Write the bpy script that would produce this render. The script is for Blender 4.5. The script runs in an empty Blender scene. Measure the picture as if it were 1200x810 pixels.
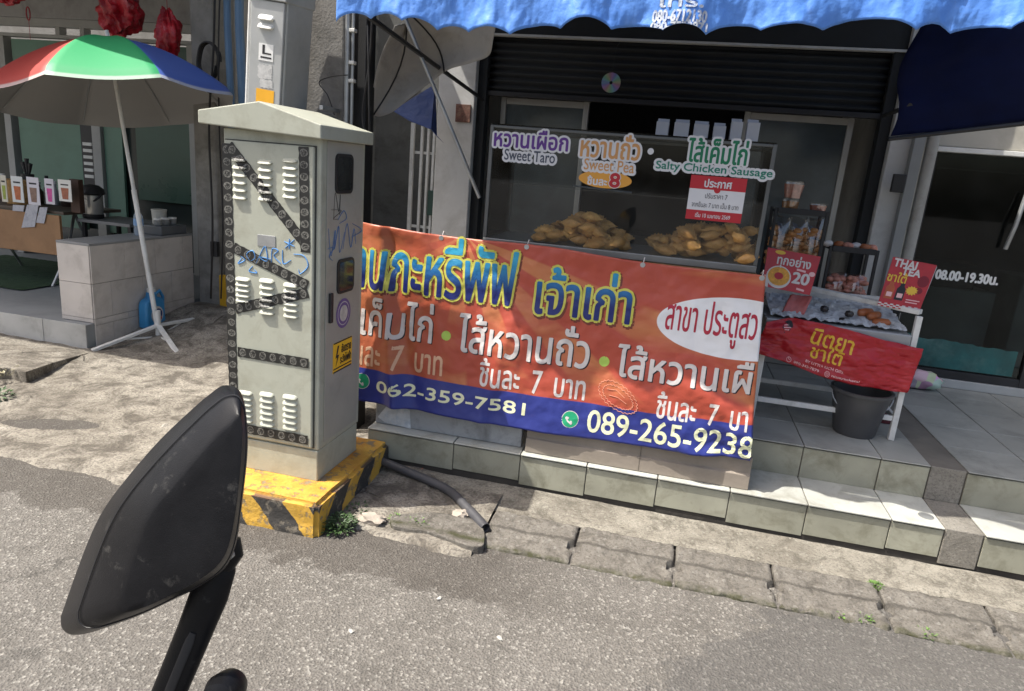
import bpy, bmesh, math, random
import numpy as np
from mathutils import Vector, Matrix, Quaternion, noise
from mathutils.geometry import tessellate_polygon
random.seed(7)
SC = bpy.context.scene
COL = SC.collection
PI = math.pi

# ------------------------------------------------------------------ camera, sky, sun, exposure
FL = 800.0                                   # focal length in pixels of a 1200 wide frame
YAW, TILT, ROLL = [math.radians(a) for a in (-12.67, 14.48, 4.79)]
EYE = 1.45
_f = np.array([math.sin(YAW)*math.cos(TILT), math.cos(YAW)*math.cos(TILT), -math.sin(TILT)])
_r = np.array([math.cos(YAW), -math.sin(YAW), 0.0])
_u = np.cross(_r, _f)
_c, _s = math.cos(ROLL), math.sin(ROLL)
AX = np.array([_c*_r+_s*_u, -_s*_r+_c*_u, _f])
cam = bpy.data.cameras.new('camera'); camo = bpy.data.objects.new('camera', cam); COL.objects.link(camo)
cam.sensor_width = 36; cam.lens = 36*FL/1200; cam.clip_start = 0.02; cam.clip_end = 500
camo.matrix_world = Matrix(((AX[0][0], AX[1][0], -AX[2][0], 0), (AX[0][1], AX[1][1], -AX[2][1], 0),
                            (AX[0][2], AX[1][2], -AX[2][2], EYE), (0, 0, 0, 1)))
SC.camera = camo

SUN = Vector((.53, .24, -1.0)).normalized()   # direction the light travels
sun = bpy.data.lights.new('sun', 'SUN'); suno = bpy.data.objects.new('sun', sun); COL.objects.link(suno)
sun.energy = 4.8; sun.angle = math.radians(.5); sun.color = (1, .955, .88)
suno.rotation_euler = SUN.to_track_quat('-Z', 'Y').to_euler(); suno.location = (-3, -2, 8)
W = bpy.data.worlds.new('World'); SC.world = W; W.use_nodes = True
_nt = W.node_tree; _sky = _nt.nodes.new('ShaderNodeTexSky'); _sky.sky_type = 'NISHITA'; _sky.sun_disc = False
_sky.sun_elevation = math.asin(-SUN.z); _sky.sun_rotation = math.atan2(-SUN.x, -SUN.y)
_sky.dust_density = 5.0; _sky.ozone_density = .4
_nt.links.new(_sky.outputs[0], _nt.nodes['Background'].inputs[0]); _nt.nodes['Background'].inputs[1].default_value = .15
SC.view_settings.view_transform = 'Standard'; SC.view_settings.look = 'None'
SC.view_settings.exposure = 0.55; SC.view_settings.gamma = 1

def ray(px, py): return AX.T @ np.array([(px-600)/FL, -(py-405)/FL, 1.0])
def at(px, py, x=None, y=None, z=None, d=None):
    """point of the place seen at a pixel, on the plane x=, y= or z= (or at depth d)"""
    r = ray(px, py)
    t = d if d is not None else x/r[0] if x is not None else y/r[1] if y is not None else (z-EYE)/r[2]
    return Vector((r[0]*t, r[1]*t, EYE+r[2]*t))

# ------------------------------------------------------------------ materials
def lin(c):
    if isinstance(c, str): c = tuple(int(c[i:i+2], 16)/255 for i in (0, 2, 4))
    return tuple(v/12.92 if v <= .04045 else ((v+.055)/1.055)**2.4 for v in c)
def rgba(c): return (*c, 1)
class NT:
    def __init__(s, name):
        s.m = bpy.data.materials.new(name); s.m.use_nodes = True; s.t = s.m.node_tree
        s.b = s.t.nodes['Principled BSDF']
    def n(s, typ, **kw):
        o = s.t.nodes.new('ShaderNode'+typ)
        for k, v in kw.items():
            if k.startswith('i_'): o.inputs[k[2:].replace('_', ' ')].default_value = v
            else: setattr(o, k, v)
        return o
    def l(s, a, b): s.t.links.new(a, b)
    def val(s, x, sock):
        if isinstance(x, bpy.types.NodeSocket): s.l(x, sock)
        else: sock.default_value = x
    def math(s, op, a, b=0.0, c=None, clamp=False):
        o = s.n('Math', operation=op); o.use_clamp = clamp
        s.val(a, o.inputs[0]); s.val(b, o.inputs[1])
        if c is not None: s.val(c, o.inputs[2])
        return o.outputs[0]
    def mix(s, f, a, b, mode='MIX'):
        o = s.n('Mix', data_type='RGBA', blend_type=mode)
        s.val(f, o.inputs[0])
        s.val(rgba(a) if isinstance(a, tuple) and len(a) == 3 else a, o.inputs[6])
        s.val(rgba(b) if isinstance(b, tuple) and len(b) == 3 else b, o.inputs[7])
        return o.outputs[2]
    def noise(s, vec, scale, detail=4, rough=.55, dist=0):
        o = s.n('TexNoise'); o.inputs['Scale'].default_value = scale; o.inputs['Detail'].default_value = detail
        o.inputs['Roughness'].default_value = rough; o.inputs['Distortion'].default_value = dist
        s.l(vec, o.inputs['Vector']); return o.outputs[0]
    def vor(s, vec, scale, feature='F1', out=0):
        o = s.n('TexVoronoi', feature=feature); o.inputs['Scale'].default_value = scale; s.l(vec, o.inputs['Vector']); return o.outputs[out]
    def ramp(s, f, *stops):
        o = s.n('ValToRGB'); s.l(f, o.inputs[0]); e = o.color_ramp.elements
        while len(e) < len(stops): e.new(.5)
        for k, (p, c) in enumerate(stops):
            e[k].position = p; e[k].color = rgba(c) if isinstance(c, tuple) else (c, c, c, 1)
        return o.outputs[0]
    def bump(s, h, strength=.3, dist=.01):
        o = s.n('Bump'); o.inputs['Strength'].default_value = strength; o.inputs['Distance'].default_value = dist
        s.l(h, o.inputs['Height']); s.l(o.outputs[0], s.b.inputs['Normal'])
    def obj(s): return s.n('TexCoord').outputs['Object']
    def uv(s): return s.n('TexCoord').outputs['UV']
    def pos(s): return s.n('NewGeometry').outputs['Position']
    def island(s): return s.n('NewGeometry').outputs['Random Per Island']

_cache = {}
def M(name, col, rough=.6, var=.12, scale=6.0, bump=.15, bscale=60.0, metal=0.0, dirt=None, damt=.5, dscale=3.0, spec=.5, trans=0.0, isl=0.0, alpha=1.0, sheen=0.0):
    """painted / plain surface with uneven tone, optional dirt and a fine bump"""
    if name in _cache: return _cache[name]
    t = NT(name); c = lin(col) if isinstance(col, str) else col
    v = t.obj()
    n1 = t.noise(v, scale, 5, .6)
    lo = tuple(x*(1-var) for x in c); hi = tuple(min(1, x*(1+var)) for x in c)
    base = t.ramp(n1, (.3, lo), (.7, hi))
    if isl:
        k = t.math('MULTIPLY_ADD', t.island(), 2*isl, 1-isl)
        cb = t.n('CombineColor'); [t.l(k, cb.inputs[i]) for i in range(3)]
        base = t.mix(1.0, base, cb.outputs[0], 'MULTIPLY')
    if dirt is not None:
        n2 = t.noise(v, dscale, 8, .7, .4)
        f = t.ramp(n2, (.48, 0.0), (.72, damt))
        base = t.mix(f, base, lin(dirt) if isinstance(dirt, str) else dirt)
    t.l(base, t.b.inputs['Base Color'])
    n3 = t.noise(v, bscale, 4)
    t.b.inputs['Metallic'].default_value = metal
    t.l(t.math('MULTIPLY_ADD', n1, .25, rough-.12, clamp=True), t.b.inputs['Roughness'])
    t.b.inputs['Specular IOR Level'].default_value = spec
    if trans: t.b.inputs['Transmission Weight'].default_value = trans
    if bump: t.bump(n3, bump, .004)
    _cache[name] = t.m; return t.m

def glass(name, tint=(.9, .95, .95), rough=.03, alpha=.22):
    t = NT(name); t.t.nodes.remove(t.b)
    tr = t.n('BsdfTransparent'); tr.inputs[0].default_value = rgba(tint)
    gl = t.n('BsdfGlossy'); gl.inputs['Roughness'].default_value = rough
    df = t.n('BsdfDiffuse'); df.inputs[0].default_value = (.35, .35, .33, 1)
    fr = t.n('Fresnel'); fr.inputs[0].default_value = 1.35
    sm = t.ramp(t.noise(t.obj(), 5, 6, .7), (.35, .0), (.8, alpha))
    m1 = t.n('MixShader'); t.l(fr.outputs[0], m1.inputs[0]); t.l(tr.outputs[0], m1.inputs[1]); t.l(gl.outputs[0], m1.inputs[2])
    m2 = t.n('MixShader'); t.l(sm, m2.inputs[0]); t.l(m1.outputs[0], m2.inputs[1]); t.l(df.outputs[0], m2.inputs[2])
    t.l(m2.outputs[0], t.t.nodes['Material Output'].inputs[0]); return t.m

# ------------------------------------------------------------------ mesh helpers
class MB:
    def __init__(s): s.bm = bmesh.new()
    def box(s, a, b, rot=None, piv=None):
        x0, y0, z0 = a; x1, y1, z1 = b
        vs = [s.bm.verts.new(p) for p in ((x0,y0,z0),(x1,y0,z0),(x1,y1,z0),(x0,y1,z0),(x0,y0,z1),(x1,y0,z1),(x1,y1,z1),(x0,y1,z1))]
        for f in ((3,2,1,0),(4,5,6,7),(0,1,5,4),(1,2,6,5),(2,3,7,6),(3,0,4,7)): s.bm.faces.new([vs[i] for i in f])
        if rot is not None:
            pv = Vector(piv) if piv is not None else (Vector(a)+Vector(b))/2
            for v in vs: v.co = pv+rot@(v.co-pv)
        return s
    def loft(s, loops, cap0=True, cap1=True, closed=True):
        L = [[s.bm.verts.new(p) for p in lp] for lp in loops]; n = len(L[0])
        for a, b in zip(L, L[1:]):
            for i in range(n if closed else n-1):
                j = (i+1) % n; s.bm.faces.new((a[i], a[j], b[j], b[i]))
        if cap0 and closed: s.bm.faces.new(L[0][::-1])
        if cap1 and closed: s.bm.faces.new(L[-1])
        return s
    def tube(s, pts, r, seg=10, cap=True):
        pts = [Vector(p) for p in pts]; n = len(pts)
        R = r if isinstance(r, (list, tuple)) else [r]*n
        up = None; loops = []
        for i, p in enumerate(pts):
            d = (pts[min(i+1, n-1)]-pts[max(i-1, 0)]).normalized()
            if up is None: up = d.orthogonal().normalized()
            up = (up-d*up.dot(d)).normalized(); w = d.cross(up)
            loops.append([p+R[i]*(math.cos(2*PI*k/seg)*up+math.sin(2*PI*k/seg)*w) for k in range(seg)])
        return s.loft(loops, cap, cap)
    def lathe(s, prof, c=(0,0,0), seg=24, axis=None, cap=True):
        c = Vector(c); q = Vector((0,0,1)).rotation_difference(Vector(axis)) if axis is not None else Quaternion()
        return s.loft([[c+q@Vector((r*math.cos(2*PI*k/seg), r*math.sin(2*PI*k/seg), z)) for k in range(seg)] for r, z in prof], cap, cap)
    def prism(s, poly, ext):
        e = Vector(ext); P = [Vector(p) for p in poly]
        return s.loft([P, [p+e for p in P]])
    def face(s, pts):
        s.bm.faces.new([s.bm.verts.new(p) for p in pts]); return s
    def grid(s, nu, nv, fn, th=0.0, thdir=None, uv=True):
        V = [[s.bm.verts.new(fn(i/nu, j/nv)) for j in range(nv+1)] for i in range(nu+1)]
        ul = s.bm.loops.layers.uv.verify()
        for i in range(nu):
            for j in range(nv):
                f = s.bm.faces.new((V[i][j], V[i+1][j], V[i+1][j+1], V[i][j+1]))
                for lp, (a, b) in zip(f.loops, ((i,j),(i+1,j),(i+1,j+1),(i,j+1))): lp[ul].uv = (a/nu, b/nv)
        return s

ORG = {}
def obj(name, mb, mat, parent=None, bevel=0.0, smooth=False, solid=0.0, sub=0, flip=True, seg=2, ang=35):
    bm = mb.bm if isinstance(mb, MB) else mb
    if flip: bmesh.ops.recalc_face_normals(bm, faces=bm.faces)
    me = bpy.data.meshes.new(name)
    org = Vector((0,0,0))
    if parent is not None: org = ORG[parent.name]
    elif bm.verts:
        xs = [v.co for v in bm.verts]
        org = Vector(((min(v.x for v in xs)+max(v.x for v in xs))/2, (min(v.y for v in xs)+max(v.y for v in xs))/2, min(v.z for v in xs)))
        if name in WORLD_ORIGIN: org = Vector((0,0,0))
    for v in bm.verts: v.co -= org
    bm.to_mesh(me); bm.free()
    o = bpy.data.objects.new(name, me); COL.objects.link(o)
    for m in (mat if isinstance(mat, (list, tuple)) else [mat]): me.materials.append(m)
    if parent is not None: o.parent = parent
    else: o.location = org
    ORG[o.name] = org
    if smooth:
        for p in me.polygons: p.use_smooth = True
        me.set_sharp_from_angle(angle=math.radians(ang))
    if solid: md = o.modifiers.new('s', 'SOLIDIFY'); md.thickness = solid; md.offset = 0
    if bevel: md = o.modifiers.new('b', 'BEVEL'); md.width = bevel; md.segments = seg; md.limit_method = 'ANGLE'; md.angle_limit = math.radians(40); md.harden_normals = False
    if sub: md = o.modifiers.new('u', 'SUBSURF'); md.levels = sub; md.render_levels = sub
    return o
WORLD_ORIGIN = {'road', 'pavement', 'kerb_strip', 'step', 'platform', 'shop_floor', 'gutter'}
def tag(o, label=None, cat=None, group=None, kind=None):
    if label: o['label'] = label
    if cat: o['category'] = cat
    if group: o['group'] = group
    if kind: o['kind'] = kind
    return o
def thing(name, loc, label, cat, group=None):
    o = bpy.data.objects.new(name, None); COL.objects.link(o); o.location = loc; o.empty_display_size = .1
    ORG[o.name] = Vector(loc); return tag(o, label, cat, group)
def copy_tree(o, loc=None, rot=None, label=None, scale=None, parent=None):
    c = o.copy(); COL.objects.link(c)
    if parent is not None: c.parent = parent
    if loc is not None: c.location = loc
    if rot is not None: c.rotation_euler = rot
    if scale is not None: c.scale = scale
    if label: c['label'] = label
    for ch in list(o.children): copy_tree(ch, parent=c)
    return c

def glyphs(s, res=4):
    """2-D triangles of a line of lettering, ink box scaled to 0..1 in both directions, with its true aspect"""
    c = bpy.data.curves.new('t', 'FONT'); c.body = s; c.size = 1; c.resolution_u = res; c.fill_mode = 'NONE'
    o = bpy.data.objects.new('t', c); COL.objects.link(o); bpy.context.view_layer.update()
    me = bpy.data.meshes.new_from_object(o.evaluated_get(bpy.context.evaluated_depsgraph_get()))
    nb = {}
    for ed in me.edges:
        i, j = ed.vertices; nb.setdefault(i, []).append(j); nb.setdefault(j, []).append(i)
    # contours in their own order of drawing, so that overlapping strokes are filled one by one
    succ = {ed.vertices[0]: ed.vertices[1] for ed in me.edges}
    co = [v.co.to_2d() for v in me.vertices]; seen = set(); cont = []
    for k in range(len(co)):
        if k in seen: continue
        lp = []; i = k; prev = None
        while i not in seen:
            seen.add(i); lp.append(i); nx_ = [q for q in nb.get(i, ()) if q != prev and q not in seen]
            if i in succ and succ[i] not in seen: nxt = succ[i]
            elif nx_: nxt = nx_[0]
            else: break
            prev, i = i, nxt
        if len(lp) > 2: cont.append(lp)
    bpy.data.objects.remove(o); bpy.data.curves.remove(c); bpy.data.meshes.remove(me)
    ar = lambda lp: .5*sum(co[lp[i-1]].x*co[lp[i]].y-co[lp[i]].x*co[lp[i-1]].y for i in range(len(lp)))
    A = [ar(lp) for lp in cont]
    def inside(p, lp):
        r = False
        for i in range(len(lp)):
            a, b_ = co[lp[i-1]], co[lp[i]]
            if (a.y > p.y) != (b_.y > p.y) and p.x < (b_.x-a.x)*(p.y-a.y)/(b_.y-a.y)+a.x: r = not r
        return r
    par = {}
    for i in range(len(cont)):
        cand = [q for q in range(len(cont)) if q != i and A[q]*A[i] < 0 and abs(A[q]) > abs(A[i]) and inside(co[cont[i][0]], cont[q])]
        if cand: par[i] = min(cand, key=lambda q: abs(A[q]))
    outs = [i for i in range(len(cont)) if i not in par]; hol = {i: [h for h in par if par[h] == i] for i in outs}
    V = []; F = []; Z = []
    for n_, q in enumerate(outs):
        lps = [cont[q]]+[cont[h] for h in hol[q]]; flat = [k for lp in lps for k in lp]; o0 = len(V)
        V += [tuple(co[k]) for k in flat]; Z += [.00003*(n_ % 3)]*len(flat)
        for tri in tessellate_polygon([[Vector((co[k].x, co[k].y, 0)) for k in lp] for lp in lps]): F.append(tuple(o0+t_ for t_ in tri))
    V = np.array(V); lo, hi = V.min(0), V.max(0)
    return (V-lo)/(hi-lo), F, Z
def lettering(s, box, P, mat, parent, bold=0.0, lift=.002, name='lettering', step=None, shear=0.0, ncop=8, bv=1.0):
    """writing with its ink in box (u0,v0,u1,v1); P(u,v,lift) gives the point of the surface it is printed on"""
    V, F, Z = glyphs(s); u0, v0, u1, v1 = box
    bm = bmesh.new()
    offs = [(0, 0)] + ([(bold*math.cos(2*PI*k/ncop), bv*bold*math.sin(2*PI*k/ncop)) for k in range(ncop)] if bold else [])
    U = u0+V[:, 0]*(u1-u0); Wv = v0+V[:, 1]*(v1-v0)
    for k, (a, b) in enumerate(offs):
        vs = [bm.verts.new((U[i]+a+shear*(Wv[i]-v0), Wv[i]+b, k*.0001+Z[i])) for i in range(len(V))]
        for f in F:
            try: bm.faces.new([vs[i] for i in f])
            except ValueError: pass
    bmesh.ops.triangulate(bm, faces=bm.faces)
    if step:
        for _ in range(5):
            es = [e for e in bm.edges if e.calc_length() > step]
            if not es: break
            bmesh.ops.subdivide_edges(bm, edges=es, cuts=1)
        bmesh.ops.triangulate(bm, faces=bm.faces)
    for v in bm.verts: v.co = P(v.co.x, v.co.y, lift+v.co.z)
    return obj(name, bm, mat, parent, flip=False)
def wallP(y): return lambda u, v, l: Vector((u, y-l, v))
def pbox(lb, rt, y):
    a, b = at(*lb, y=y), at(*rt, y=y); return (a.x, a.z, b.x, b.z)
def bez(p, n=12):
    """smooth path through points"""
    P = [Vector(q) for q in p]; out = []
    for i in range(len(P)-1):
        a, b, c, d = P[max(i-1,0)], P[i], P[i+1], P[min(i+2,len(P)-1)]
        for k in range(n):
            t = k/n; out.append(.5*((2*b)+(c-a)*t+(2*a-5*b+4*c-d)*t*t+(3*b-a-3*c+d)*t**3))
    return out+[P[-1]]
def nz(x, y, z=0.0): return noise.noise(Vector((x, y, z)))
def fbm(x, y, z=0.0, o=5): return noise.fractal(Vector((x, y, z)), .8, 2.1, o)

# shared materials
mSteelGrey = M('cabinet_paint', 'adafa0', .45, .06, 5, .08, 90, dirt='7d7866', damt=.55, dscale=5)
mBlack = M('black_plastic', (.018,.018,.02), .5, .2, 9, .1)
mDarkMetal = M('dark_metal', (.03,.03,.032), .5, .2, 8, .1, metal=.3)
mWhitePaint = M('white_paint', (.72,.72,.69), .45, .06, 8, .06, dirt='8f8a7c', damt=.4, dscale=9)
mGalv = M('galvanised_steel', (.42,.43,.43), .42, .15, 9, .08, metal=.7)
mConc = M('grey_concrete', (.25,.245,.23), .9, .22, 7, .6, 70, dirt='4c4943', damt=.6, dscale=5)
mConcDark = M('dark_concrete', (.13,.125,.115), .9, .25, 6, .6, 60, dirt='35322e', damt=.6, dscale=4)
mPlaster = M('grey_plaster', (.36,.355,.345), .85, .12, 5, .3, 50, dirt='6d6961', damt=.5, dscale=4)
mWhite = M('white_print', (.78,.78,.76), .5, .03, 8, 0)
mRed = M('red_print', lin('b3202c'), .5, .08, 5, .02)
mInk = M('black_ink', (.015,.015,.018), .55, .1, 8, 0)
mYellow = M('yellow_print', lin('f0bd28'), .5, .05, 7, 0)
mGlass = glass('clear_glass', (.96,.975,.975), .03, .04)
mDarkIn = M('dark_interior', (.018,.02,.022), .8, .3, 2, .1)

# ================================================================== THE SETTING
def smooth(a, b, t):
    t = max(0, min(1, (t-a)/(b-a))); return t*t*(3-2*t)
def mat_asphalt():
    t = NT('asphalt'); p = t.pos()
    sep = t.n('SeparateXYZ'); t.l(p, sep.inputs[0]); X, Y = sep.outputs[0], sep.outputs[1]
    big = t.noise(p, 1.1, 8, .7, .3); mid = t.noise(p, 7, 8, .74, .4); fine = t.noise(p, 120, 5, .75)
    sp = t.vor(p, 125, 'F1', 1); spv = t.n('SeparateColor'); t.l(sp, spv.inputs[0])
    c = t.ramp(big, (.32, (.142,.132,.117)), (.66, (.190,.178,.160)))
    c = t.mix(t.ramp(mid, (.36, .5), (.52, 0.0)), c, (.10,.093,.082))
    c = t.mix(t.ramp(mid, (.60, 0.0), (.74, .5)), c, (.235,.222,.20))
    g_ = t.math('MULTIPLY_ADD', spv.outputs[0], .42, .75); gc = t.n('CombineColor'); [t.l(g_, gc.inputs[i]) for i in range(3)]
    c = t.mix(.85, c, gc.outputs[0], 'MULTIPLY')
    c = t.mix(t.ramp(fine, (.42, .5), (.52, 0.0)), c, (.085,.078,.07))
    c = t.mix(t.ramp(spv.outputs[1], (.86, 0.0), (.94, .55)), c, (.36,.345,.31))
    c = t.mix(t.ramp(t.noise(p, 2.6, 3), (.66, 0.0), (.69, .5)), c, (.07,.066,.06))
    wob = t.n('VectorMath', operation='ADD'); t.l(p, wob.inputs[0])
    nc = t.n('TexNoise'); nc.inputs['Scale'].default_value = 4; nc.inputs['Detail'].default_value = 6; t.l(p, nc.inputs['Vector'])
    sc = t.n('VectorMath', operation='SCALE'); sc.inputs['Scale'].default_value = .45; t.l(nc.outputs[1], sc.inputs[0]); t.l(sc.outputs[0], wob.inputs[1])
    k = t.math('MULTIPLY', t.ramp(t.vor(wob.outputs[0], .55, 'DISTANCE_TO_EDGE'), (.002, 1.0), (.008, 0.0)), t.ramp(t.noise(p, .9, 3), (.48, 0.0), (.54, 1.0)))
    c = t.mix(t.math('MULTIPLY', k, .6), c, (.045,.042,.038))
    # younger, darker patch of asphalt on the right
    w1 = t.noise(p, 5, 9, .74)
    d = t.math('SUBTRACT', X, t.math('MULTIPLY_ADD', Y, .72, -1.20))
    d = t.math('ADD', d, t.math('MULTIPLY_ADD', t.noise(p, 6, 9, .75), .7, -.35))
    c = t.mix(t.math('MULTIPLY', t.ramp(d, (.0, 0.0), (.05, 1.0)), .5), c, (.075,.073,.071))
    # damp grime along the edge of the road at the cabinet
    e = t.math('ADD', Y, t.math('MULTIPLY_ADD', w1, .42, -.21))
    g = t.math('MULTIPLY', t.ramp(t.math('SUBTRACT', e, 1.0), (.98, 0.0), (1.14, 1.0)), t.ramp(t.math('MULTIPLY_ADD', X, -1.0, .3), (.45, 0.0), (.85, 1.0)))
    c = t.mix(t.math('MULTIPLY', g, .6), c, (.062,.054,.046))
    t.l(c, t.b.inputs['Base Color']); t.b.inputs['Roughness'].default_value = .88; t.b.inputs['Specular IOR Level'].default_value = .3
    h = t.math('ADD', t.math('MULTIPLY', t.vor(p, 125), 1.0), t.math('MULTIPLY', fine, .8))
    t.bump(t.math('MULTIPLY_ADD', mid, .6, h), .8, .006); return t.m
def mat_pavement():
    t = NT('worn_concrete'); p = t.pos()
    big = t.noise(p, 1.9, 7, .65, .3); mid = t.noise(p, 7, 8, .72, .5); fine = t.noise(p, 90, 5, .7)
    c = t.ramp(big, (.3, (.22,.198,.162)), (.68, (.38,.35,.295)))
    c = t.mix(t.ramp(mid, (.40, .85), (.55, 0.0)), c, (.095,.083,.068))
    c = t.mix(t.ramp(mid, (.60, 0.0), (.72, .8)), c, (.48,.455,.40))
    c = t.mix(t.ramp(fine, (.40, .7), (.52, 0.0)), c, (.09,.08,.07))
    wob = t.n('VectorMath', operation='ADD'); t.l(p, wob.inputs[0])
    nc = t.n('TexNoise'); nc.inputs['Scale'].default_value = 3; nc.inputs['Detail'].default_value = 5; t.l(p, nc.inputs['Vector'])
    sc = t.n('VectorMath', operation='SCALE'); sc.inputs['Scale'].default_value = .5; t.l(nc.outputs[1], sc.inputs[0]); t.l(sc.outputs[0], wob.inputs[1])
    cr = t.vor(wob.outputs[0], 1.35, 'DISTANCE_TO_EDGE')
    k = t.ramp(cr, (.004, 1.0), (.017, 0.0))
    k = t.math('MULTIPLY', k, t.ramp(t.noise(p, 1.1, 3), (.54, 0.0), (.60, 1.0)))
    c = t.mix(t.math('MULTIPLY', k, .6), c, (.09,.08,.07))
    t.l(c, t.b.inputs['Base Color']); t.b.inputs['Roughness'].default_value = .92; t.b.inputs['Specular IOR Level'].default_value = .25
    t.bump(t.math('ADD', t.math('MULTIPLY', mid, 1.6), t.math('SUBTRACT', t.math('MULTIPLY', fine, .5), k)), .9, .014); return t.m
def mat_rough(name, lo, hi, dark, pale, sc_=1.0, groove=False):
    """weathered cast concrete: blotches, pits and exposed pale grit"""
    t = NT(name); p = t.pos()
    big = t.noise(p, 4*sc_, 8, .72, .3); mid = t.noise(p, 15*sc_, 9, .76, .4); fine = t.noise(p, 110, 5, .75)
    c = t.ramp(big, (.32, lo), (.66, hi)); c = t.mix(t.ramp(mid, (.38, .85), (.52, 0.0)), c, dark); c = t.mix(t.ramp(mid, (.60, 0.0), (.70, .75)), c, pale)
    c = t.mix(t.ramp(fine, (.40, .5), (.50, 0.0)), c, tuple(x*.6 for x in dark))
    v_ = t.n('SeparateColor'); t.l(t.vor(p, 95, 'F1', 1), v_.inputs[0]); c = t.mix(t.ramp(v_.outputs[1], (.93, 0.0), (.98, .35)), c, pale)
    if groove:
        sx = t.n('SeparateXYZ'); t.l(p, sx.inputs[0]); yy = t.math('ADD', sx.outputs[1], t.math('MULTIPLY_ADD', t.noise(p, 9, 6, .7), .05, -.025))
        c = t.mix(t.ramp(t.math('ABSOLUTE', t.math('SUBTRACT', yy, 2.475)), (.004, .6), (.014, 0.0)), c, (.05,.046,.04))
        mo = t.math('MULTIPLY', t.ramp(yy, (0, 0), (1, 0)) if False else t.ramp(t.math('ABSOLUTE', t.math('SUBTRACT', yy, 2.337)), (.006, .9), (.03, 0.0)), t.ramp(t.noise(p, 12, 5, .7), (.42, .2), (.58, 1.0)))
        c = t.mix(mo, c, (.06,.062,.03))
    t.l(c, t.b.inputs['Base Color']); t.b.inputs['Roughness'].default_value = .93; t.b.inputs['Specular IOR Level'].default_value = .2
    t.bump(t.math('ADD', t.math('MULTIPLY', mid, 1.4), t.math('MULTIPLY', fine, .6)), .9, .010); return t.m
mAsph = mat_asphalt(); mPave = mat_pavement()
b = MB(); b.face([(-80,-80,0),(80,-80,0),(80,60,0),(-80,60,0)])
tag(obj('road', b, mAsph), kind='structure')

HOLE = at(58, 496, z=.01)
def pav_z(x, y):
    e = smooth(2.215, 2.27, y+.05*fbm(x*2.3, 1.7)+.02*fbm(x*9, 4))
    z = -.03+.044*e+.009*fbm(x*3, y*3, 2)*e+.004*fbm(x*14, y*14, 5)*e
    z += .15*smooth(3.8, 4.8, y)*smooth(-3.95, -3.8, x)
    z += .016*smooth(-1.3, -1.15, x)*smooth(2.25, 2.6, y)
    dx, dy = x-HOLE.x, y-HOLE.y
    q = ((dx*.95+dy*.3)/.24)**2+((-dx*.3+dy*.95)/.075)**2
    z -= .045*smooth(1.25, .7, q+.4*fbm(x*11, y*11)); return z
b = MB(); nx, ny = 210, 100
b.grid(nx, ny, lambda u, v: Vector((-5.6+u*5.0, 2.12+v*3.0, pav_z(-5.6+u*5.0, 2.12+v*3.0))))
tag(obj('pavement', b, mPave, smooth=True, ang=60), kind='structure')
# raised broken slab on the far left
poly = [at(106, 413, z=.012), at(62, 425, z=.06), at(30, 436, z=.085), at(12, 431, z=.085), at(-80, 431, z=.085), at(-80, 384, z=.085), at(-2, 396, z=.06)]
top = [Vector((p.x, p.y, p.z)) for p in poly]
b = MB(); b.loft([[Vector((p.x, p.y, -.04)) for p in top], top])
tag(obj('paving_slab', b, mPave, bevel=.006), 'raised broken concrete slab in front of the left shop kerb', 'paving slab')
mSlab = mat_rough('drain_slab_concrete', (.165,.152,.132), (.235,.218,.19), (.11,.10,.086), (.36,.345,.31), 1.0, True)
b = MB(); b.box((-.6,2.30,-.1),(4,2.62,-.005)); tag(obj('gutter', b, mConcDark), kind='structure')
b = MB(); b.grid(150, 10, lambda u, v: Vector((-1.22+u*5.2, 2.602+v*.235, .022+.005*fbm(u*25, v*3)+.012*v)))
mStrip = mat_rough('strip_concrete', (.22,.20,.165), (.36,.335,.28), (.13,.118,.097), (.44,.42,.36), .7)
tag(obj('kerb_strip', b, mStrip, smooth=True, ang=60), kind='structure')

JX = [-.597, -.228, .163, .533, .915, 1.29, 1.66, 2.03]
SLABS = ['pale drain slab at the end of the grey pipe, its front edge stepped', 'drain slab between the first two finger holes of the row', 'smooth drain slab in front of the two beige counter blocks',
         'drain slab with crumbled pale front edge', 'drain slab with moss at its left joint', 'cracked dark drain slab at the right end of the gutter', 'drain slab at the right edge of the photo']
for k in range(7):
    x0, x1 = JX[k]+.005, JX[k+1]-.005
    def fs(u, v, k=k, x0=x0, x1=x1):
        e = .5+.5*math.cos(2*PI*min(u, 1-u, .5))
        y = 2.335+.012*fbm(u*5+k*7, 3)*(1-v)+v*(.262+.004*fbm(u*6, k))
        xx = x0+u*(x1-x0)
        z = .018+.014*v+.008*math.sin(k*3.1)*(u-.5)+.0045*fbm(xx*16, y*16)+.003*fbm(xx*45, y*45)-.012*smooth(.45, .38, v)*(.6+.4*math.sin(k*1.7))
        if k == 3: z -= .02*smooth(.35, .0, v)*smooth(.1, .5, fbm(xx*11, y*11)+.4)
        for ux in (0.0, 1.0):
            q = math.hypot((u-ux)*.37, (v-.42)*.26)
            z -= .05*smooth(.026, .016, q)
        if min(u, 1-u) < .001 or v < .001 or v > .999: z -= .006
        return Vector((xx, y, z))
    b = MB(); b.grid(44, 32, fs)
    bm = b.bm; r = bmesh.ops.extrude_edge_only(bm, edges=[e for e in bm.edges if e.is_boundary])
    for v in r['geom']:
        if isinstance(v, bmesh.types.BMVert): v.co.z = -.04
    tag(obj('drain_slab', b, mSlab, smooth=True, ang=50), SLABS[k], 'drain slab', 'concrete slabs covering the roadside drain')

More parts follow.
